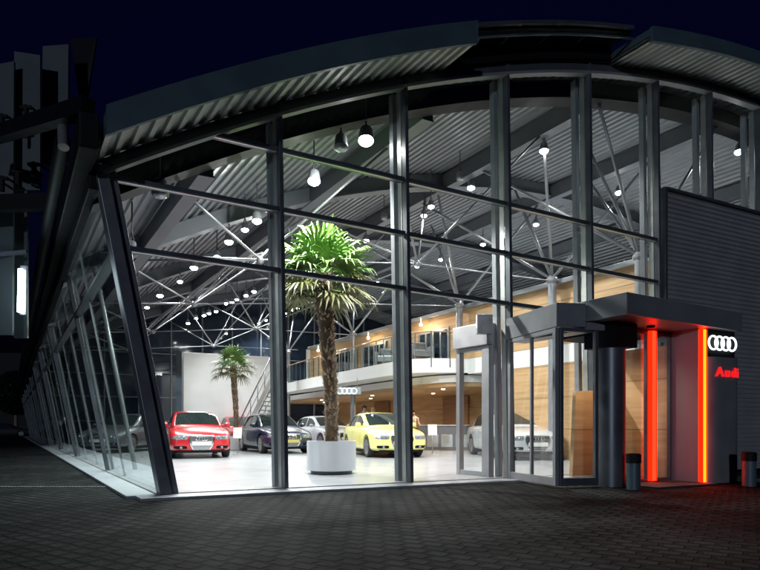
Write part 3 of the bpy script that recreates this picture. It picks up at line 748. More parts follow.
    m = MB(); m.add(vs, [(i * nr + j, i * nr + j + 1, (i + 1) * nr + j + 1, (i + 1) * nr + j) for i in range(ny) for j in range(nr - 1)] + [tuple(range(nr)), tuple(ny * nr + j for j in range(nr))])
    part(m, 'roof', paint, smooth=True)
    # windscreen / rear window patches just proud of the cabin
    def toppatch(y0, y1, e0, e1, nm, n=8, nx=8):
        m = MB(); vs = []
        for i in range(n + 1):
            y = y0 + (y1 - y0) * i / n; h = sect(y); zt = top(y); wr = h[3][0] * (e0 + (e1 - e0) * i / n)
            for j in range(nx + 1):
                x = -wr + 2 * wr * j / nx; ax = abs(x)
                zz = zt + .02 - .008 * (ax / (h[4][0] + 1e-6)) if ax < h[4][0] else (zt + .012) + (h[3][1] - zt - .012) * (ax - h[4][0]) / (h[3][0] - h[4][0] + 1e-6)
                vs.append((x, y * k - (.006 if y < 0 else -.006), zz + .010))
        m.add(vs, [(i * (nx + 1) + j, i * (nx + 1) + j + 1, (i + 1) * (nx + 1) + j + 1, (i + 1) * (nx + 1) + j) for i in range(n) for j in range(nx)])
        return part(m, nm, M['carglass'], smooth=True)
    toppatch(tab[0][0] + .08, tab[2][0] + .03, .98, .94, 'windscreen')
    toppatch(tab[-3][0] - .05, tab[-1][0] - .1, .9, .95, 'rear_window')
    def sidewin(sx, ys, nm):
        m = MB(); vs = []; n = len(ys) - 1
        for y in ys:
            zt = top(y); h = zt - ZB; w0 = wb(y); zl = .955; zh = max(zl + .01, zt - .085)
            for j in range(4):
                z_ = zl + (zh - zl) * j / 3; q = (z_ - ZB) / h
                pts = sect(y); 
                x = None
                for (xa, za), (xb, zb2) in zip(pts[:3], pts[1:4]):
                    if z_ <= zb2 or (xb, zb2) == pts[3]:
                        x = xa + (xb - xa) * (z_ - za) / max(1e-6, zb2 - za); break
                vs.append((sx * (x + .008), y * k, z_))
        m.add(vs, [(i * 4 + j, i * 4 + 4 + j, i * 4 + 5 + j, i * 4 + 1 + j) for i in range(n) for j in range(3)])
        return part(m, nm, M['carglass'], smooth=True)
    ysA = [-.50 + .85 * i / 6 for i in range(7)]; ye = 1.45 if style == 'hatch' else 1.25; ysB = [.43 + (ye - .43) * i / 6 for i in range(7)]
    for sx in (-1, 1): sidewin(sx, ysA, 'side_window'); sidewin(sx, ysB, 'side_window')
    # projected panels on the front
    def decal(rows, nm, mat, off=.008, nx=8, par=None, back=False):
        vs = []; n = len(rows); dirn = -1 if back else 1
        for z_, xl, xr in rows:
            for j in range(nx + 1):
                x = xl + (xr - xl) * j / nx; hit = bv.ray_cast(Vector((x, -5 * dirn, z_)), Vector((0, dirn, 0)))[0]
                yy = hit.y if hit else -2.0 * k * dirn; vs.append((x, yy - dirn * off, z_))
        nf = len(vs); w_ = nx + 1; vs += [(x, y + dirn * (off + .02), z_) for x, y, z_ in vs]
        fs = [(i * w_ + j, i * w_ + j + 1, (i + 1) * w_ + j + 1, (i + 1) * w_ + j) for i in range(n - 1) for j in range(nx)]
        bd = [j for j in range(w_)] + [i * w_ + nx for i in range(1, n)] + [(n - 1) * w_ + j for j in range(nx - 1, -1, -1)] + [i * w_ for i in range(n - 2, 0, -1)]
        fs += [(a_, b_, b_ + nf, a_ + nf) for a_, b_ in zip(bd, bd[1:] + bd[:1])]
        m = MB(); m.add(vs, fs); return part(m, nm, mat, par, smooth='auto')
    gm = grille or M['grille']
    fr = decal([(.235, -.20, .20), (.26, -.25, .25), (.38, -.31, .31), (.56, -.355, .355), (.665, -.33, .33), (.68, -.30, .30)], 'grille_frame', M['chrome'], .012)
    decal([(.262, -.205, .205), (.38, -.275, .275), (.56, -.32, .32), (.652, -.30, .30)], 'grille', gm, .018)
    for j in range(9):
        z_ = .285 + .042 * j; hw = lerp_tab([(.262, .20), (.38, .27), (.56, .315), (.652, .29)], z_)[0]
        if .385 < z_ < .5: continue
        decal([(z_ - .006, -hw, hw), (z_ + .006, -hw, hw)], 'grille_bar', M['chrome'], .024, 6, fr)
    decal([(.385, -.27, .27), (.495, -.27, .27)], 'number_plate', platecol or M['plate'], .032)
    if rings:
        m = MB()
        hit = bv.ray_cast(Vector((0, -5, .575)), Vector((0, 1, 0)))[0]
        for q in range(4): m.torus((-.117 + .078 * q, hit.y - .035, .575), .05, .009, (1, 0, 0), (0, 0, 1), 20, 6)
        part(m, 'emblem', M['chrome'], smooth=True)
    for sx in (-1, 1):
        def R(rows): return [(z_, min(sx * a_, sx * b_), max(sx * a_, sx * b_)) for z_, a_, b_ in rows]
        hl = decal(R([(.545, .42, .70), (.56, .40, .78), (.60, .385, .80), (.645, .38, .79), (.665, .40, .72)]), 'headlight', M['lens'], .006, 10)
        m = MB()
        for xx in (.49, .62):
            hit = bv.ray_cast(Vector((sx * xx, -5, .605)), Vector((0, 1, 0)))[0]
            if hit: m.lathe([(0, 0), (.04, 0), (.045, -.012), (.03, -.004)], (sx * xx, hit.y + -.008, .605), 14, axis='y')
        part(m, 'reflector', M['chrome'], hl, smooth=True)
        fg = decal(R([(.285, .42, .70), (.30, .40, .74), (.345, .40, .76), (.37, .43, .74)]), 'air_intake', M['black'], .006)
        hit = bv.ray_cast(Vector((sx * .56, -5, .325)), Vector((0, 1, 0)))[0]
        m = MB(); m.lathe([(0, -.012), (.035, -.01), (.04, 0)], (sx * .56, hit.y, .325), 14, axis='y'); part(m, 'fog_light', M['lens'], fg, smooth=True)
        decal(R([(.66, .50, .78), (.78, .55, .76)]), 'tail_light', pbr('tail_lens', (.35, .01, .01), .1), .006, 8, None, True)
        # mirror
        m = MB(); m.lathe([(0, -.085), (.05, -.075), (.075, -.03), (.08, .03), (.06, .08), (0, .09)], (sx * .93, -.55 * k, .985), 16, axis='x', sc_=(1, 1)); 
        m.bar((sx * .80, -.56 * k, .93), (sx * .90, -.55 * k, .965), .05, .03); part(m, 'wing_mirror', paint, smooth=True)
        # door seams, handles
        def sstrip(pts, w_, nm, mat, off=.003):
            vs = []
            for y_, z_ in pts:
                for dy in (-w_, w_):
                    hit = bv.ray_cast(Vector((sx * 3, y_ + dy, z_)), Vector((-sx, 0, 0)))[0]; vs.append(((hit.x if hit else sx * .88) + sx * off, y_ + dy, z_))
            m = MB(); m.add(vs, [(2 * i, 2 * i + 1, 2 * i + 3, 2 * i + 2) for i in range(len(pts) - 1)]); return part(m, nm, mat, smooth=False)
        for yy in ((-.62, .40) if style == 'coupe' else (-.62, .40, 1.1)):
            zz0 = .24 if yy < 1 else .62
            sstrip([(yy * k, zz0 + (.9 - zz0) * i / 5) for i in range(6)], .006, 'door_seam', M['black'])
        for yy in ((.22,) if style == 'coupe' else (.22, .95)):
            m = MB(); m.box(sx * .872, sx * .912, (yy - .08) * k, (yy + .08) * k, .775, .80); part(m, 'door_handle', paint, bevel=.006)
    m = MB(); m.box(-.66, .66, -2.07 * k, -1.95 * k, .17, .235); part(m, 'front_lip', M['black'], bevel=.02)
    m = MB(); m.box(-.8, .8, -.9 * k, .9 * k, .12, .2); m.box(-.6, .6, -1.9 * k, 1.9 * k, .16, .24); part(m, 'underbody', M['black'])
    m = MB(); m.box(-.3, .25, .36, .38, 1.0, 1.0001) if False else None
    for yw in WY:
        for sx in (-1, 1):
            m = MB(); w0, w1 = sx * .68, sx * .868
            m.lathe([(WR - .09, w0), (WR - .02, w0 + sx * .0), (WR, w0 + sx * .03), (WR, w1 - sx * .03), (WR - .02, w1), (WR - .09, w1 - sx * .005)], (0, yw, WR), 36, axis='x'); 
            tyre = part(m, 'wheel', M['rubber'], smooth='auto')
            m = MB(); m.lathe([(WR - .085, w1 - sx * .01), (WR - .105, w1 - sx * .005), (WR - .115, w1 - sx * .04), (.05, w1 - sx * .06), (.0, w1 - sx * .06)], (0, yw, WR), 32, axis='x', mi=1)
            m.lathe([(WR - .088, w1 - sx * .004), (WR - .112, w1 - sx * .002)], (0, yw, WR), 32, axis='x')
            for q in range(7):
                a = 2 * PI * q / 7; r0, r1 = .03, WR - .10
                m.bar((w1 - sx * .02, yw + math.cos(a) * r0, WR + math.sin(a) * r0), (w1 - sx * .008, yw + math.cos(a) * r1, WR + math.sin(a) * r1), .04, .03, 0, (1, 0, 0))
            m.lathe([(.05, w1 - sx * .03), (.045, w1 - sx * .005), (0, w1 - sx * .003)], (0, yw, WR), 16, axis='x')
            part(m, 'rim', [M['rim'], M['black']], tyre, smooth='auto')
    bm.free()
    return root
RG = pbr('grille_silver', (.30, .31, .33), .3, .7)
make_car('bright red hatchback facing out, nearest the corner column', 195, 18.0, 5, (.50, .012, .018), 'hatch', grille=RG)
make_car('second red hatchback half hidden between the first red car and the dark blue car', 240, 25.8, 14, (.45, .02, .03), 'hatch')
make_car('dark blue hatchback standing behind the first mullion', 273, 20.9, 17, (.008, .014, .04), 'hatch', platecol=pbr('yellow_plate', (.5, .42, .12), .4))
make_car('white hatchback behind the planter and palm trunk', 325, 25.5, 26, (.62, .66, .72), 'hatch')
make_car('pale yellow coupe in the middle of the showroom', 381, 18.4, 17, (.82, .78, .24), 'coupe')
make_car('silver sedan seen through the glass entrance door', 510, 17.3, 19, (.60, .63, .66), 'sedan', .3)
make_car('dark grey hatchback seen dimly through the leaning side glass', 126, 21.5, -25, (.12, .13, .14), 'hatch', .3)
for (x, Y, dg, cl, lb, st) in ((214, 30.2 - 4, 0, 0, 0, 0),) if False else (): pass
make_car('dark car parked outside at the far end of the paved lane', 8, 62, 80, (.02, .022, .025), 'sedan', z=0, group='cars parked outside')

# ------------------------------------------------------------------ people (behind the cars, at the reception)
def person(label, p, H, facing, shirt, hair, arm='down'):
    root = thing('person', label, 'person', p, facing)
    s = H / 1.75
    J = {}; V = []; E = []; Rr = []
    def v(n, x, y, z, r, par=None):
        J[n] = len(V); V.append((x * s, y * s, z * s)); Rr.append(r * s)
        if par: E.append((J[par], J[n]))
    v('pelvis', 0, 0, .95, .145); v('waist', 0, 0, 1.1, .125, 'pelvis'); v('chest', 0, 0, 1.30, .15, 'waist'); v('neckb', 0, .01, 1.46, .085, 'chest'); v('neck', 0, 0, 1.53, .055, 'neckb')
    v('head', 0, -.01, 1.60, .085, 'neck'); v('crown', 0, 0, 1.68, .09, 'head'); v('nose', 0, -.105, 1.62, .014, 'head')
    for sx, q in ((-1, 'l'), (1, 'r')):
        v('sh' + q, sx * .19, 0, 1.42, .065, 'neckb'); bend = .12 if arm == 'down' else .3
        v('el' + q, sx * .25, .02, 1.14, .045, 'sh' + q); v('wr' + q, sx * .24, -bend, .95 if arm == 'down' else 1.1, .03, 'el' + q); v('pa' + q, sx * .235, -bend - .05, .88 if arm == 'down' else 1.1, .034, 'wr' + q)
        for f_ in range(4):
            o_ = (f_ - 1.5) * .02; v('f%s%d' % (q, f_), sx * .235, -bend - .075 + o_, .82 if arm == 'down' else 1.09, .009, 'pa' + q); v('g%s%d' % (q, f_), sx * .225, -bend - .08 + o_, .785 - .006 * abs(f_ - 1.4) if arm == 'down' else 1.07, .008, 'f%s%d' % (q, f_))
        v('t' + q, sx * .22, -bend - .1, .87 if arm == 'down' else 1.1, .010, 'pa' + q)
        v('hi' + q, sx * .09, 0, .88, .095, 'pelvis'); v('kn' + q, sx * .1, -.01, .5, .06, 'hi' + q); v('an' + q, sx * .1, .03, .09, .042, 'kn' + q); v('to' + q, sx * .11, -.14, .04, .035, 'an' + q)
    me = bpy.data.meshes.new('body'); me.from_pydata(V, E, []); o = bpy.data.objects.new('tmpbody', me); COL.objects.link(o)
    o.modifiers.new('k', 'SKIN')
    for i, r in enumerate(Rr): me.skin_vertices[0].data[i].radius = (r, r); me.skin_vertices[0].data[i].use_root = (i == 0)
    sb = o.modifiers.new('s', 'SUBSURF'); sb.levels = 2
    nm = evalmesh(o); bpy.data.objects.remove(o); nm.name = 'body'
    for mt in (M['skin'], shirt, M['trous'], M['black']): nm.materials.append(mt)
    for f in nm.polygons:
        c = f.center / s; f.use_smooth = True
        f.material_index = 3 if c.z < .12 else (2 if c.z < .98 and abs(c.x) < .2 else (0 if (c.z > 1.49 or (abs(c.x) > .2 and c.z < 1.12) or c.z < .98) else 1))
    b = bpy.data.objects.new('body', nm); COL.objects.link(b); b.parent = root
    m = MB(); vs = []; n = 16; pr = [(.0, .125), (.06, .115), (.095, .08), (.107, .03), (.105, -.02), (.098, -.07)]
    for r, z in pr:
        for k in range(n):
            a = 2 * PI * k / n; y = r * math.sin(a); yy = y if y > -.05 or z > .05 else -.04
            vs.append((r * .92 * math.cos(a) * s, (yy + .012) * s, (1.665 + z) * s))
    m.add(vs, [(i * n + k, i * n + (k + 1) % n, (i + 1) * n + (k + 1) % n, (i + 1) * n + k) for i in range(5) for k in range(n)])
    h = m.build('hair', hair, None, smooth=True); h.parent = root
    m = MB()
    for sx in (-1, 1): m.lathe([(0, -.012), (.011, -.004), (.012, .004), (0, .01)], (sx * .034 * s, -.098 * s, 1.645 * s), 8, axis='y')
    e = m.build('eyes', M['black'], None, smooth=True); e.parent = root
    m = MB(); m.box(-.025 * s, .025 * s, -.1 * s, -.085 * s, 1.565 * s, 1.575 * s); e = m.build('mouth', pbr('lips', (.35, .1, .08), .5), None); e.parent = root
    return root
person('person with short dark hair standing behind the yellow car, left of another', gx(364.5, 23.3), 1.80, .15, M['shirt'], M['hair'])
person('person with fair hair standing behind the yellow car', gx(373, 22.8), 1.68, -.6, M['shirt2'], M['hairb'])
person('person with dark hair behind the reception counter', gx(413.5, 23.4), 1.60, .2, M['shirt2'], M['hair'], 'up')

# sign with rings hanging under the balcony
sp = px(347, 391, 21.5); Sg = thing('hanging_sign', 'small pale sign with four linked rings under the balcony', 'sign', sp)
m = MB(); m.box(sp.x - .55, sp.x + .55, sp.y, sp.y + .05, sp.z - .14, sp.z + .14); m.build('panel', M['silver'], Sg, bevel=.02)
m = MB()
for q in range(4): m.torus((sp.x - .27 + .18 * q, sp.y - .03, sp.z), .105, .018, (1, 0, 0), (0, 0, 1), 24, 6)
m.build('rings', M['ring'], Sg, smooth=True)
m = MB()
for q in (-.4, .4): m.tube((sp.x + q, sp.y + .02, sp.z + .14), (sp.x + q, sp.y + .02, sp.z + .5), .012, n=6)
m.build('rod', M['steel'], Sg)

# ------------------------------------------------------------------ entrance
E_ = thing('entrance_portal', 'dark entrance portal with flat canopy, glass doors and glowing red strips', 'entrance', P(2.9, -1.3, 0))
Sof = 2.59
m = MB()
m.hexa([P(2.35, -1.89, Sof), P(5.12, -1.7, Sof), P(5.12, -.13, Sof), P(2.35, -.1, Sof)], [P(2.35, -1.89, Sof + .325), P(5.12, -1.7, Sof + .325), P(5.12, -.13, Sof + .325), P(2.35, -.1, Sof + .325)])
m.build('canopy', M['anth'], E_, bevel=.01)
m = MB(); m.hexa([P(1.93, -1.2, 2.5), P(2.33, -1.32, 2.5), P(2.33, -.02, 2.5), P(2.23, -.02, 2.5)], [P(1.93, -1.2, 2.87), P(2.33, -1.32, 2.87), P(2.33, -.02, 2.87), P(2.23, -.02, 2.87)])
m.hexa([P(2.35, -1.33, 2.46), P(2.62, -1.38, 2.46), P(2.62, -.02, 2.46), P(2.35, -.02, 2.46)], [P(2.35, -1.33, 2.58), P(2.62, -1.38, 2.58), P(2.62, -.02, 2.58), P(2.35, -.02, 2.58)])
m.build('vestibule_head', M['anth'], E_, bevel=.006)
# left glass face with frame
A = P(2.26, -.06, 0); Bq = P(1.98, -1.17, 0)
def vframe(a, b, z0, z1, w, d, nm, mat, par, mid=None, gl=None, bot=.1, topw=.06):
    dr = (b - a).normalized(); L = (b - a).length; nn_ = Vector((-dr.y, dr.x, 0))
    m = MB()
    def seg(q0, q1, za, zb, dd=d):
        p, q = a + dr * q0, a + dr * q1
        m.hexa([p - nn_ * dd / 2 + UP * za, q - nn_ * dd / 2 + UP * za, q + nn_ * dd / 2 + UP * za, p + nn_ * dd / 2 + UP * za], [p - nn_ * dd / 2 + UP * zb, q - nn_ * dd / 2 + UP * zb, q + nn_ * dd / 2 + UP * zb, p + nn_ * dd / 2 + UP * zb])
    seg(0, w, z0, z1); seg(L - w, L, z0, z1); seg(w, L - w, z0, z0 + bot, d * .9); seg(w, L - w, z1 - topw, z1, d * .9)
    if mid:
        for q in mid: seg(L * q - .02, L * q + .02, z0 + bot, z1 - topw, d * .8)
    fo = m.build(nm, mat, par, bevel=.003)
    p, q = a + dr * w, b - dr * w; m = MB(); t = .005
    m.hexa([p - nn_ * t + UP * (z0 + bot), q - nn_ * t + UP * (z0 + bot), q + nn_ * t + UP * (z0 + bot), p + nn_ * t + UP * (z0 + bot)], [p - nn_ * t + UP * (z1 - topw), q - nn_ * t + UP * (z1 - topw), q + nn_ * t + UP * (z1 - topw), p + nn_ * t + UP * (z1 - topw)])
    m.build('door_glass', gl or M['gdoor'], fo); return fo
vframe(A, Bq, .03, 2.49, .07, .07, 'glass_door', M['post'], E_, (.5,), bot=.13)
vframe(Bq + Vector((.03, -.01, 0)), P(2.56, -1.31, 0), .03, 2.49, .055, .07, 'side_glazing', M['dark'], E_, None, bot=.12)
# round column + black header above it
c = P(2.86, -1.28, 0); m = MB(); m.lathe([(0, .0), (.225, .0), (.225, 2.2), (0, 2.2)], (c.x, c.y, 0), 48); m.build('round_column', M['dark'], E_, smooth='auto')
m = MB(); m.hexa([P(2.63, -1.5, 2.205), P(3.1, -1.5, 2.205), P(3.1, -1.05, 2.205), P(2.63, -1.05, 2.205)], [P(2.63, -1.5, 2.585), P(3.1, -1.5, 2.585), P(3.1, -1.05, 2.585), P(2.63, -1.05, 2.585)]); m.build('column_header', M['black'], E_, bevel=.004)
vframe(P(3.06, -1.25, 0), P(3.66, -1.25, 0), .03, 2.56, .045, .06, 'glass_door', M['dark'], E_, None, bot=.05)
vframe(P(3.72, -1.22, 0), P(4.22, -1.22, 0), .03, 2.56, .045, .06, 'glass_door', M['dark'], E_, None, bot=.05)
m = MB(); m.fbox(3.655, 3.725, -1.34, -1.285, .05, 2.55); rs = m.build('red_light_strip', M['redl'], E_, bevel=.01)
m = MB(); m.fbox(3.63, 3.652, -1.335, -1.285, .05, 2.55); m.fbox(3.728, 3.75, -1.335, -1.285, .05, 2.55); m.build('strip_edge', M['redside'], rs)
m = MB(); m.fbox(4.25, 4.37, -1.60, -1.17, .0, 2.585); m.build('reveal_panel', M['redpanel'], E_)
m = MB(); m.fbox(4.265, 4.335, -1.66, -1.61, .03, 2.57); st = m.build('amber_light_strip', M['yell'], E_, bevel=.01)
m = MB(); m.fbox(4.245, 4.262, -1.66, -1.61, .03, 2.57); m.fbox(4.338, 4.355, -1.66, -1.61, .03, 2.57); m.build('strip_edge', M['redside'], st)
m = MB(); m.fbox(3.0, 4.25, -1.85, -.3, .001, .03); m.build('door_mat', pbr('door_mat', (.05, .03, .03), .8, 0, .3, 40), E_)
m = MB(); m.lathe([(0, -.03), (.06, -.025), (.065, 0), (0, 0)], tuple(P(3.45, -1.45, Sof - .002)), 16); m.build('door_sensor', M['black'], E_, smooth=True)
p = P(3.35, -.75, 2.5)
m = MB(); m.fbox(3.1, 4.24, -1.2, -.12, 2.53, 2.58); m.build('inner_ceiling', M['black'], E_)
m = MB(); m.lathe([(0, -.02), (.05, -.02), (.055, 0), (0, 0)], tuple(p + UP * .028), 14); dl = m.build('downlight', M['lampw'], E_)
l = bpy.data.lights.new('downlight_light', 'SPOT'); l.energy = 130; l.spot_size = 2.6; l.spot_blend = .8; l.color = (1, .8, .58); l.shadow_soft_size = .05
lo = bpy.data.objects.new('downlight_light', l); COL.objects.link(lo); lo.location = p; lo.parent = dl; lo.matrix_parent_inverse = Matrix.Identity(4)
# inner wooden screen seen through the doors
m = MB()
def poly(m, pts, u, th):
    n = len(pts); vs = [P(s, u, z) for s, z in pts] + [P(s, u + th, z) for s, z in pts]
    m.add(vs, [tuple(range(n)), tuple(range(2 * n - 1, n - 1, -1))] + [(k, (k + 1) % n, (k + 1) % n + n, k + n) for k in range(n)])
poly(m, [(3.28, FL), (4.28, FL), (4.28, 1.66), (3.36, 1.6)], -.32, .06); m.fbox(4.285, 4.35, -1.15, -.32, FL, 2.38)
tag(m.build('wooden_screen', M['wood'], None), 'pale wooden screen with stepped top seen through the entrance glass', 'screen')
# inner silver sliding door and head
Si = thing('inner_door', 'silver framed inner glass door left of the entrance', 'door', gx(480, 10.3))
A2 = gx(458.5, 10.75, 0); B2 = P(2.12, .16, 0)
vframe(A2, B2, FL, 2.42, .085, .12, 'door_frame', M['silver'], Si, None, bot=.09)
nn_ = (B2 - A2).normalized(); pp = Vector((-nn_.y, nn_.x, 0)) * .13
m = MB(); m.hexa([A2 - pp - nn_ * .03 + UP * 2.43, B2 - pp + UP * 2.43, B2 + pp + UP * 2.43, A2 + pp - nn_ * .03 + UP * 2.43], [A2 - pp - nn_ * .03 + UP * 2.83, B2 - pp + UP * 2.83, B2 + pp + UP * 2.83, A2 + pp - nn_ * .03 + UP * 2.83]); m.build('door_head', M['silver'], Si, bevel=.01)
q = B2 - nn_ * .02 - pp * 1.1; m = MB(); m.box(q.x - .17, q.x + .11, q.y - .1, q.y, 2.6, 2.95); m.build('control_box', M['alu'], Si, bevel=.01)
q0 = B2 - nn_ * .17; m = MB(); m.hexa([q0 - pp * .6 + UP * FL, B2 - pp * .6 + UP * FL, B2 - pp * .4 + UP * FL, q0 - pp * .4 + UP * FL], [q0 - pp * .6 + UP * 2.42, B2 - pp * .6 + UP * 2.42, B2 - pp * .4 + UP * 2.42, q0 - pp * .4 + UP * 2.42]); m.build('side_panel', M['silver'], Si, bevel=.004)

# sign pylon
Sy = thing('sign_pylon', 'dark curved sign pylon with lit rings and red lettering at the right of the entrance', 'sign', P(4.8, -1.5, 0))
def bulge(s): q = (s - 4.8) / .42; return -.15 * (1 - abs(q) ** 5 * .95)
m = MB(); n = 24; vs = []
for k in range(n + 1):
    s = 4.39 + .82 * k / n; vs += [P(s, -1.52 + bulge(s), .0), P(s, -1.52 + bulge(s), 2.13)]
vs += [P(5.21, -1.25, 0), P(5.21, -1.25, 2.13), P(4.39, -1.25, 0), P(4.39, -1.25, 2.13)]
n2 = n + 3; m.add(vs, [(2 * k, 2 * ((k + 1) % n2), 2 * ((k + 1) % n2) + 1, 2 * k + 1) for k in range(n2)] + [tuple(2 * k for k in range(n2)), tuple(2 * k + 1 for k in range(n2))])
m.build('pylon_body', M['anth'], Sy, smooth='auto')
m = MB(); m.fbox(4.375, 5.04, -1.64, -1.3, 2.135, 2.583); m.build('sign_panel', M['black'], Sy, bevel=.004)
m = MB()
for q in range(4): m.torus(P(4.475 + .147 * q, -1.67, 2.36), 0.112, .016, fdir, UP, 32, 8)
m.build('rings', M['ring'], Sy, smooth=True)
cu = bpy.data.curves.new('t', 'FONT'); cu.body = 'Audi'; cu.size = .27; cu.extrude = .01; cu.offset = .003; cu.space_character = 1.22
to = bpy.data.objects.new('t', cu); COL.objects.link(to); me = evalmesh(to); bpy.data.objects.remove(to)
xs = [v.co.x for v in me.vertices]; x0, x1 = min(xs), max(xs)
for v in me.vertices:
    s = 4.53 + (v.co.x - x0) / (x1 - x0) * .55; z = 1.80 + v.co.y * .85; off = v.co.z
    p = P(s, -1.52 + bulge(s) - .012 - off, z); v.co = p
me.materials.clear(); me.materials.append(M['letr'])
lo = bpy.data.objects.new('lettering', me); COL.objects.link(lo); lo.parent = Sy; lo.matrix_parent_inverse = wm(Sy).inverted()

m = MB(); a_ = gx(-60, 8.83, 0); b_ = gx(112, 8.83, 0); dv = (b_ - a_); nd = int(dv.length / .05)
m.bar(a_ + UP * .003, b_ + UP * .003, .05, .006)
for k in range(nd):
    p = a_ + dv * ((k + .5) / nd); m.box(p.x - .012, p.x + .012, p.y - .02, p.y + .02, .0065, .011, 1)
tag(m.build('drain_channel', [M['dark'], M['alu']], None), 'narrow metal drain channel crossing the paving at lower left', 'drain')
# ash bins
def ash(x, ybot, label):
    Y = EYE * F / (ybot - HZ); c = gx(x, Y, 0); t = thing('ash_bin', label, 'bin', c, 0, 'round bins at the entrance')
    m = MB(); m.lathe([(0, 0), (.10, 0), (.10, .40), (0, .40)], tuple(c), 28); m.build('bin_body', M['fascia'], t, smooth='auto')
    m = MB(); m.lathe([(0, .403), (.108, .403), (.108, .53), (.09, .545), (.07, .53), (0, .52)], tuple(c), 28); m.build('bin_head', M['black'], t, smooth='auto')
    m = MB(); m.lathe([(0, -.112), (.028, -.112), (.028, -.1), (0, -.1)], (c.x, c.y, .47), 16, axis='y'); m.build('badge', M['chrome'], t, smooth='auto')
ash(633.5, 489.5, 'slim dark round bin in front of the round column'); ash(749, 486, 'slim dark round bin right of the sign pylon')

# ------------------------------------------------------------------ louvre screen at the upper left
Lv = thing('louvre_screen', 'tall grey louvre blades on dark beams beyond the left eave', 'louvre screen', px(30, 330, 9.5))
Yl = 10.0
for k, (xa, xb, yt, yb_, dy) in enumerate(((-90, -56, 80, 340, 0), (-54, -17, 70, 340, .0), (-15, 12.3, 63, 335, .05), (14, 40, 51, 190, .15), (41, 67, 46, 165, .5), (13.5, 27, 185, 338, .25), (69, 95, 39, 104, .9))):
    m = MB(); a_ = px(xa, yb_, Yl + dy); b_ = px(xb, yb_, Yl + dy - .12); c_ = px(xb + (1.5 if k != 5 else 0), yt - 2, Yl + dy - .12); d_ = px(xa + 1.5, yt + (3 if k < 4 else 0), Yl + dy)
    if k == 3: c_ = px(xb, yt + 4, Yl + dy - .12); d_ = px(xa, yt, Yl + dy)
    if k == 6: a_ = px(80, yb_, Yl + dy); b_ = px(86, yb_, Yl + dy)
    th = Vector((0, .05, 0)); m.hexa([a_, b_, b_ + th, a_ + th], [d_, c_, c_ + th, d_ + th]); m.build('blade', M['blade'] if k != 6 else M['black'], Lv, bevel=.004)  # last blade black: the shade on it is put into its colour
m = MB(); a_ = P(-3.8, -.5, 4.75); b_ = px(-30, 143, 9.2); m.bar(a_, b_, .16, .2); m.build('support_beam', M['black'], Lv)
m = MB(); a_ = P(-3.95, 2.2, 4.68); b_ = px(-40, 205, 9.5); m.bar(a_, b_, .14, .26); m.build('support_beam', M['black'], Lv)
m = MB(); a_ = px(70, 262, 10.4); b_ = px(-40, 262, 10.4); m.bar(px(27, 252, 9.9), px(-40, 258, 9.9), .05, .07); m.build('support_beam', M['dark'], Lv)
for (x, y) in ((2, 120), (26, 111), (2, 182), (18, 175), (34, 168)):
    m = MB(); c_ = px(x, y, 9.55); m.bar(c_ - UP * .16, c_ + UP * .1, .06, .06, up=(0, 1, 0)); m.bar(c_ + Vector((-.1, 0, .06)), c_ + Vector((.1, 0, .06)), .05, .05); m.tube(c_ + Vector((-.1, 0, .06)), c_ + Vector((-.1, .45, .06)), .02, n=6); m.tube(c_ + Vector((.1, 0, .06)), c_ + Vector((.1, .45, .06)), .02, n=6); m.build('clamp', M['black'], Lv)
m = MB(); m.fbox(-4.0, -3.9, .8, 1.2, 4.62, 6.5) if False else None
c_ = px(20, 290, 9.5)
Tl = thing('tube_lamp', 'vertical white tube lamp glowing on the louvre screen at far left', 'lamp', c_ + Vector((0, .06, 0)))
m = MB(); m.tube(px(20.5, 269, 9.5), px(19.5, 312, 9.5), .035, n=14); m.build('tube', M['tube'], Tl, smooth='auto')
m = MB(); m.bar(px(24, 266, 9.58), px(23.5, 315, 9.58), .1, .05, up=(0, 1, 0)); m.build('fixture', M['dark'], Tl)

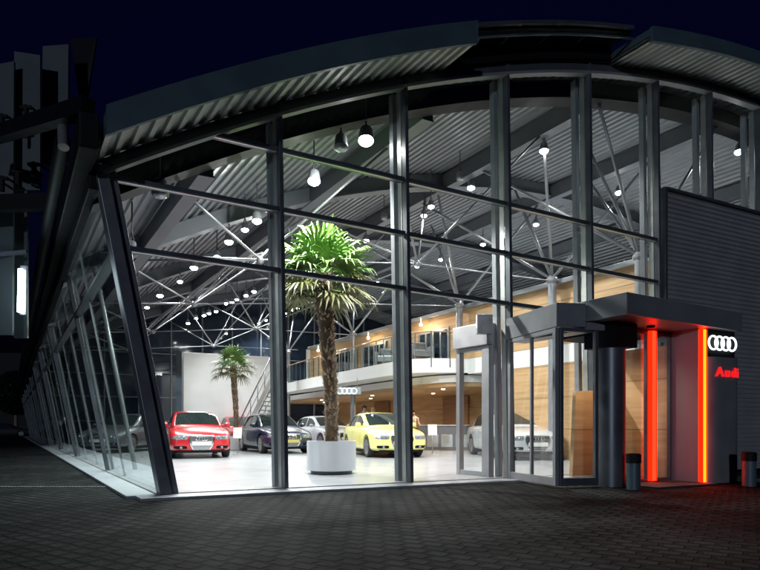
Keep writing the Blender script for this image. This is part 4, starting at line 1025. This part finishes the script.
# ------------------------------------------------------------------ far background
m = MB(); m.box(-110, -50, 105, 120, -.2, 15); bo = m.build('distant_building', M['black']); tag(bo, 'black silhouette of a building beyond the far end of the lane', 'building')
for (x, z) in ((-69.5, 9), (-67.5, 9), (-70.5, 7), (-66, 4)):
    m = MB(); m.box(x - .4, x + .4, 104.9, 104.99, z - .5, z + .5); o = m.build('window', M['dot'], bo)
rnd = random.Random(4); LF = pbr('night_foliage', (.006, .012, .005), .7, 0, .3, 2, 0, 0, .1)
for (x, Y, h, lb) in ((-52, 80, 9, 'dark tree at the far end of the lane, nearest the glass wall'), (-62, 84, 11, 'dark tree at the far end of the lane, further left')):
    t = thing('tree', lb, 'tree', (x, Y, 0), 0, 'dark trees beyond the lane'); m = MB(); m.tube((x, Y, 0), (x, Y, h * .6), .3, .12, n=10)
    for k in range(6): a = k * 1.1; m.tube((x, Y, h * (.3 + .05 * k)), (x + math.cos(a) * 2, Y + math.sin(a) * 2, h * (.55 + .05 * k)), .1, .03, n=6)
    m.build('trunk', M['bark'], t)
    m = MB()
    for k in range(2600):
        r = rnd.random() ** .5; a = rnd.uniform(0, 2 * PI); e = rnd.uniform(-1, 1); rr = 3.4 * r * math.sqrt(1 - e * e) * (1 + .25 * math.sin(3 * a)); c_ = Vector((x + math.cos(a) * rr, Y + math.sin(a) * rr, h * .66 + e * h * .34))
        d1 = Vector((rnd.uniform(-1, 1), rnd.uniform(-1, 1), rnd.uniform(-1, 1))).normalized() * .28; d2 = d1.orthogonal().normalized() * .14
        m.add([c_ - d1, c_ + d2, c_ + d1, c_ - d2], [(0, 1, 2, 3)])
    m.build('crown', LF, t)

# ------------------------------------------------------------------ world, sun, camera
wd = bpy.data.worlds.new('World'); sc.world = wd; wd.use_nodes = True; nt = wd.node_tree
bg = nt.nodes['Background']; sky = nt.nodes.new('ShaderNodeTexSky'); sky.sky_type = 'NISHITA'; sky.sun_disc = False
sky.sun_elevation = math.radians(-3.0); sky.sun_rotation = math.radians(200); sky.altitude = 100
tint = nt.nodes.new('ShaderNodeMix'); tint.data_type = 'RGBA'; tint.blend_type = 'MULTIPLY'; tint.inputs[0].default_value = 1; tint.inputs[7].default_value = (.1, .13, 1, 1)
nt.links.new(sky.outputs[0], tint.inputs[6]); nt.links.new(tint.outputs[2], bg.inputs[0]); bg.inputs[1].default_value = .14
sl = bpy.data.lights.new('sun', 'SUN'); sl.energy = .55; sl.angle = math.radians(2); sl.color = (.75, .85, 1)
so = bpy.data.objects.new('sun', sl); COL.objects.link(so); so.rotation_euler = Vector((.25, 1, -.12)).to_track_quat('-Z', 'Y').to_euler()

cam = bpy.data.cameras.new('camera'); co = bpy.data.objects.new('camera', cam); COL.objects.link(co); sc.camera = co
co.location = (0, 0, EYE); co.rotation_euler = (PI / 2, 0, 0)
cam.sensor_fit = 'HORIZONTAL'; cam.sensor_width = 36; cam.lens = 36 * F / 760
cam.shift_y = (HZ - 285) / 760; cam.clip_start = .05; cam.clip_end = 1500
sc.view_settings.view_transform = 'Standard'; sc.view_settings.look = 'None'; sc.view_settings.exposure = 0; sc.view_settings.gamma = 1
cy = sc.cycles; cy.max_bounces = 10; cy.diffuse_bounces = 4; cy.glossy_bounces = 4; cy.transparent_max_bounces = 40; cy.transmission_bounces = 6
cy.sample_clamp_indirect = 4; cy.caustics_reflective = False; cy.caustics_refractive = False; cy.use_denoising = True
try: cy.denoiser = 'OPENIMAGEDENOISE'; cy.denoising_input_passes = 'RGB_ALBEDO_NORMAL'
except Exception: pass
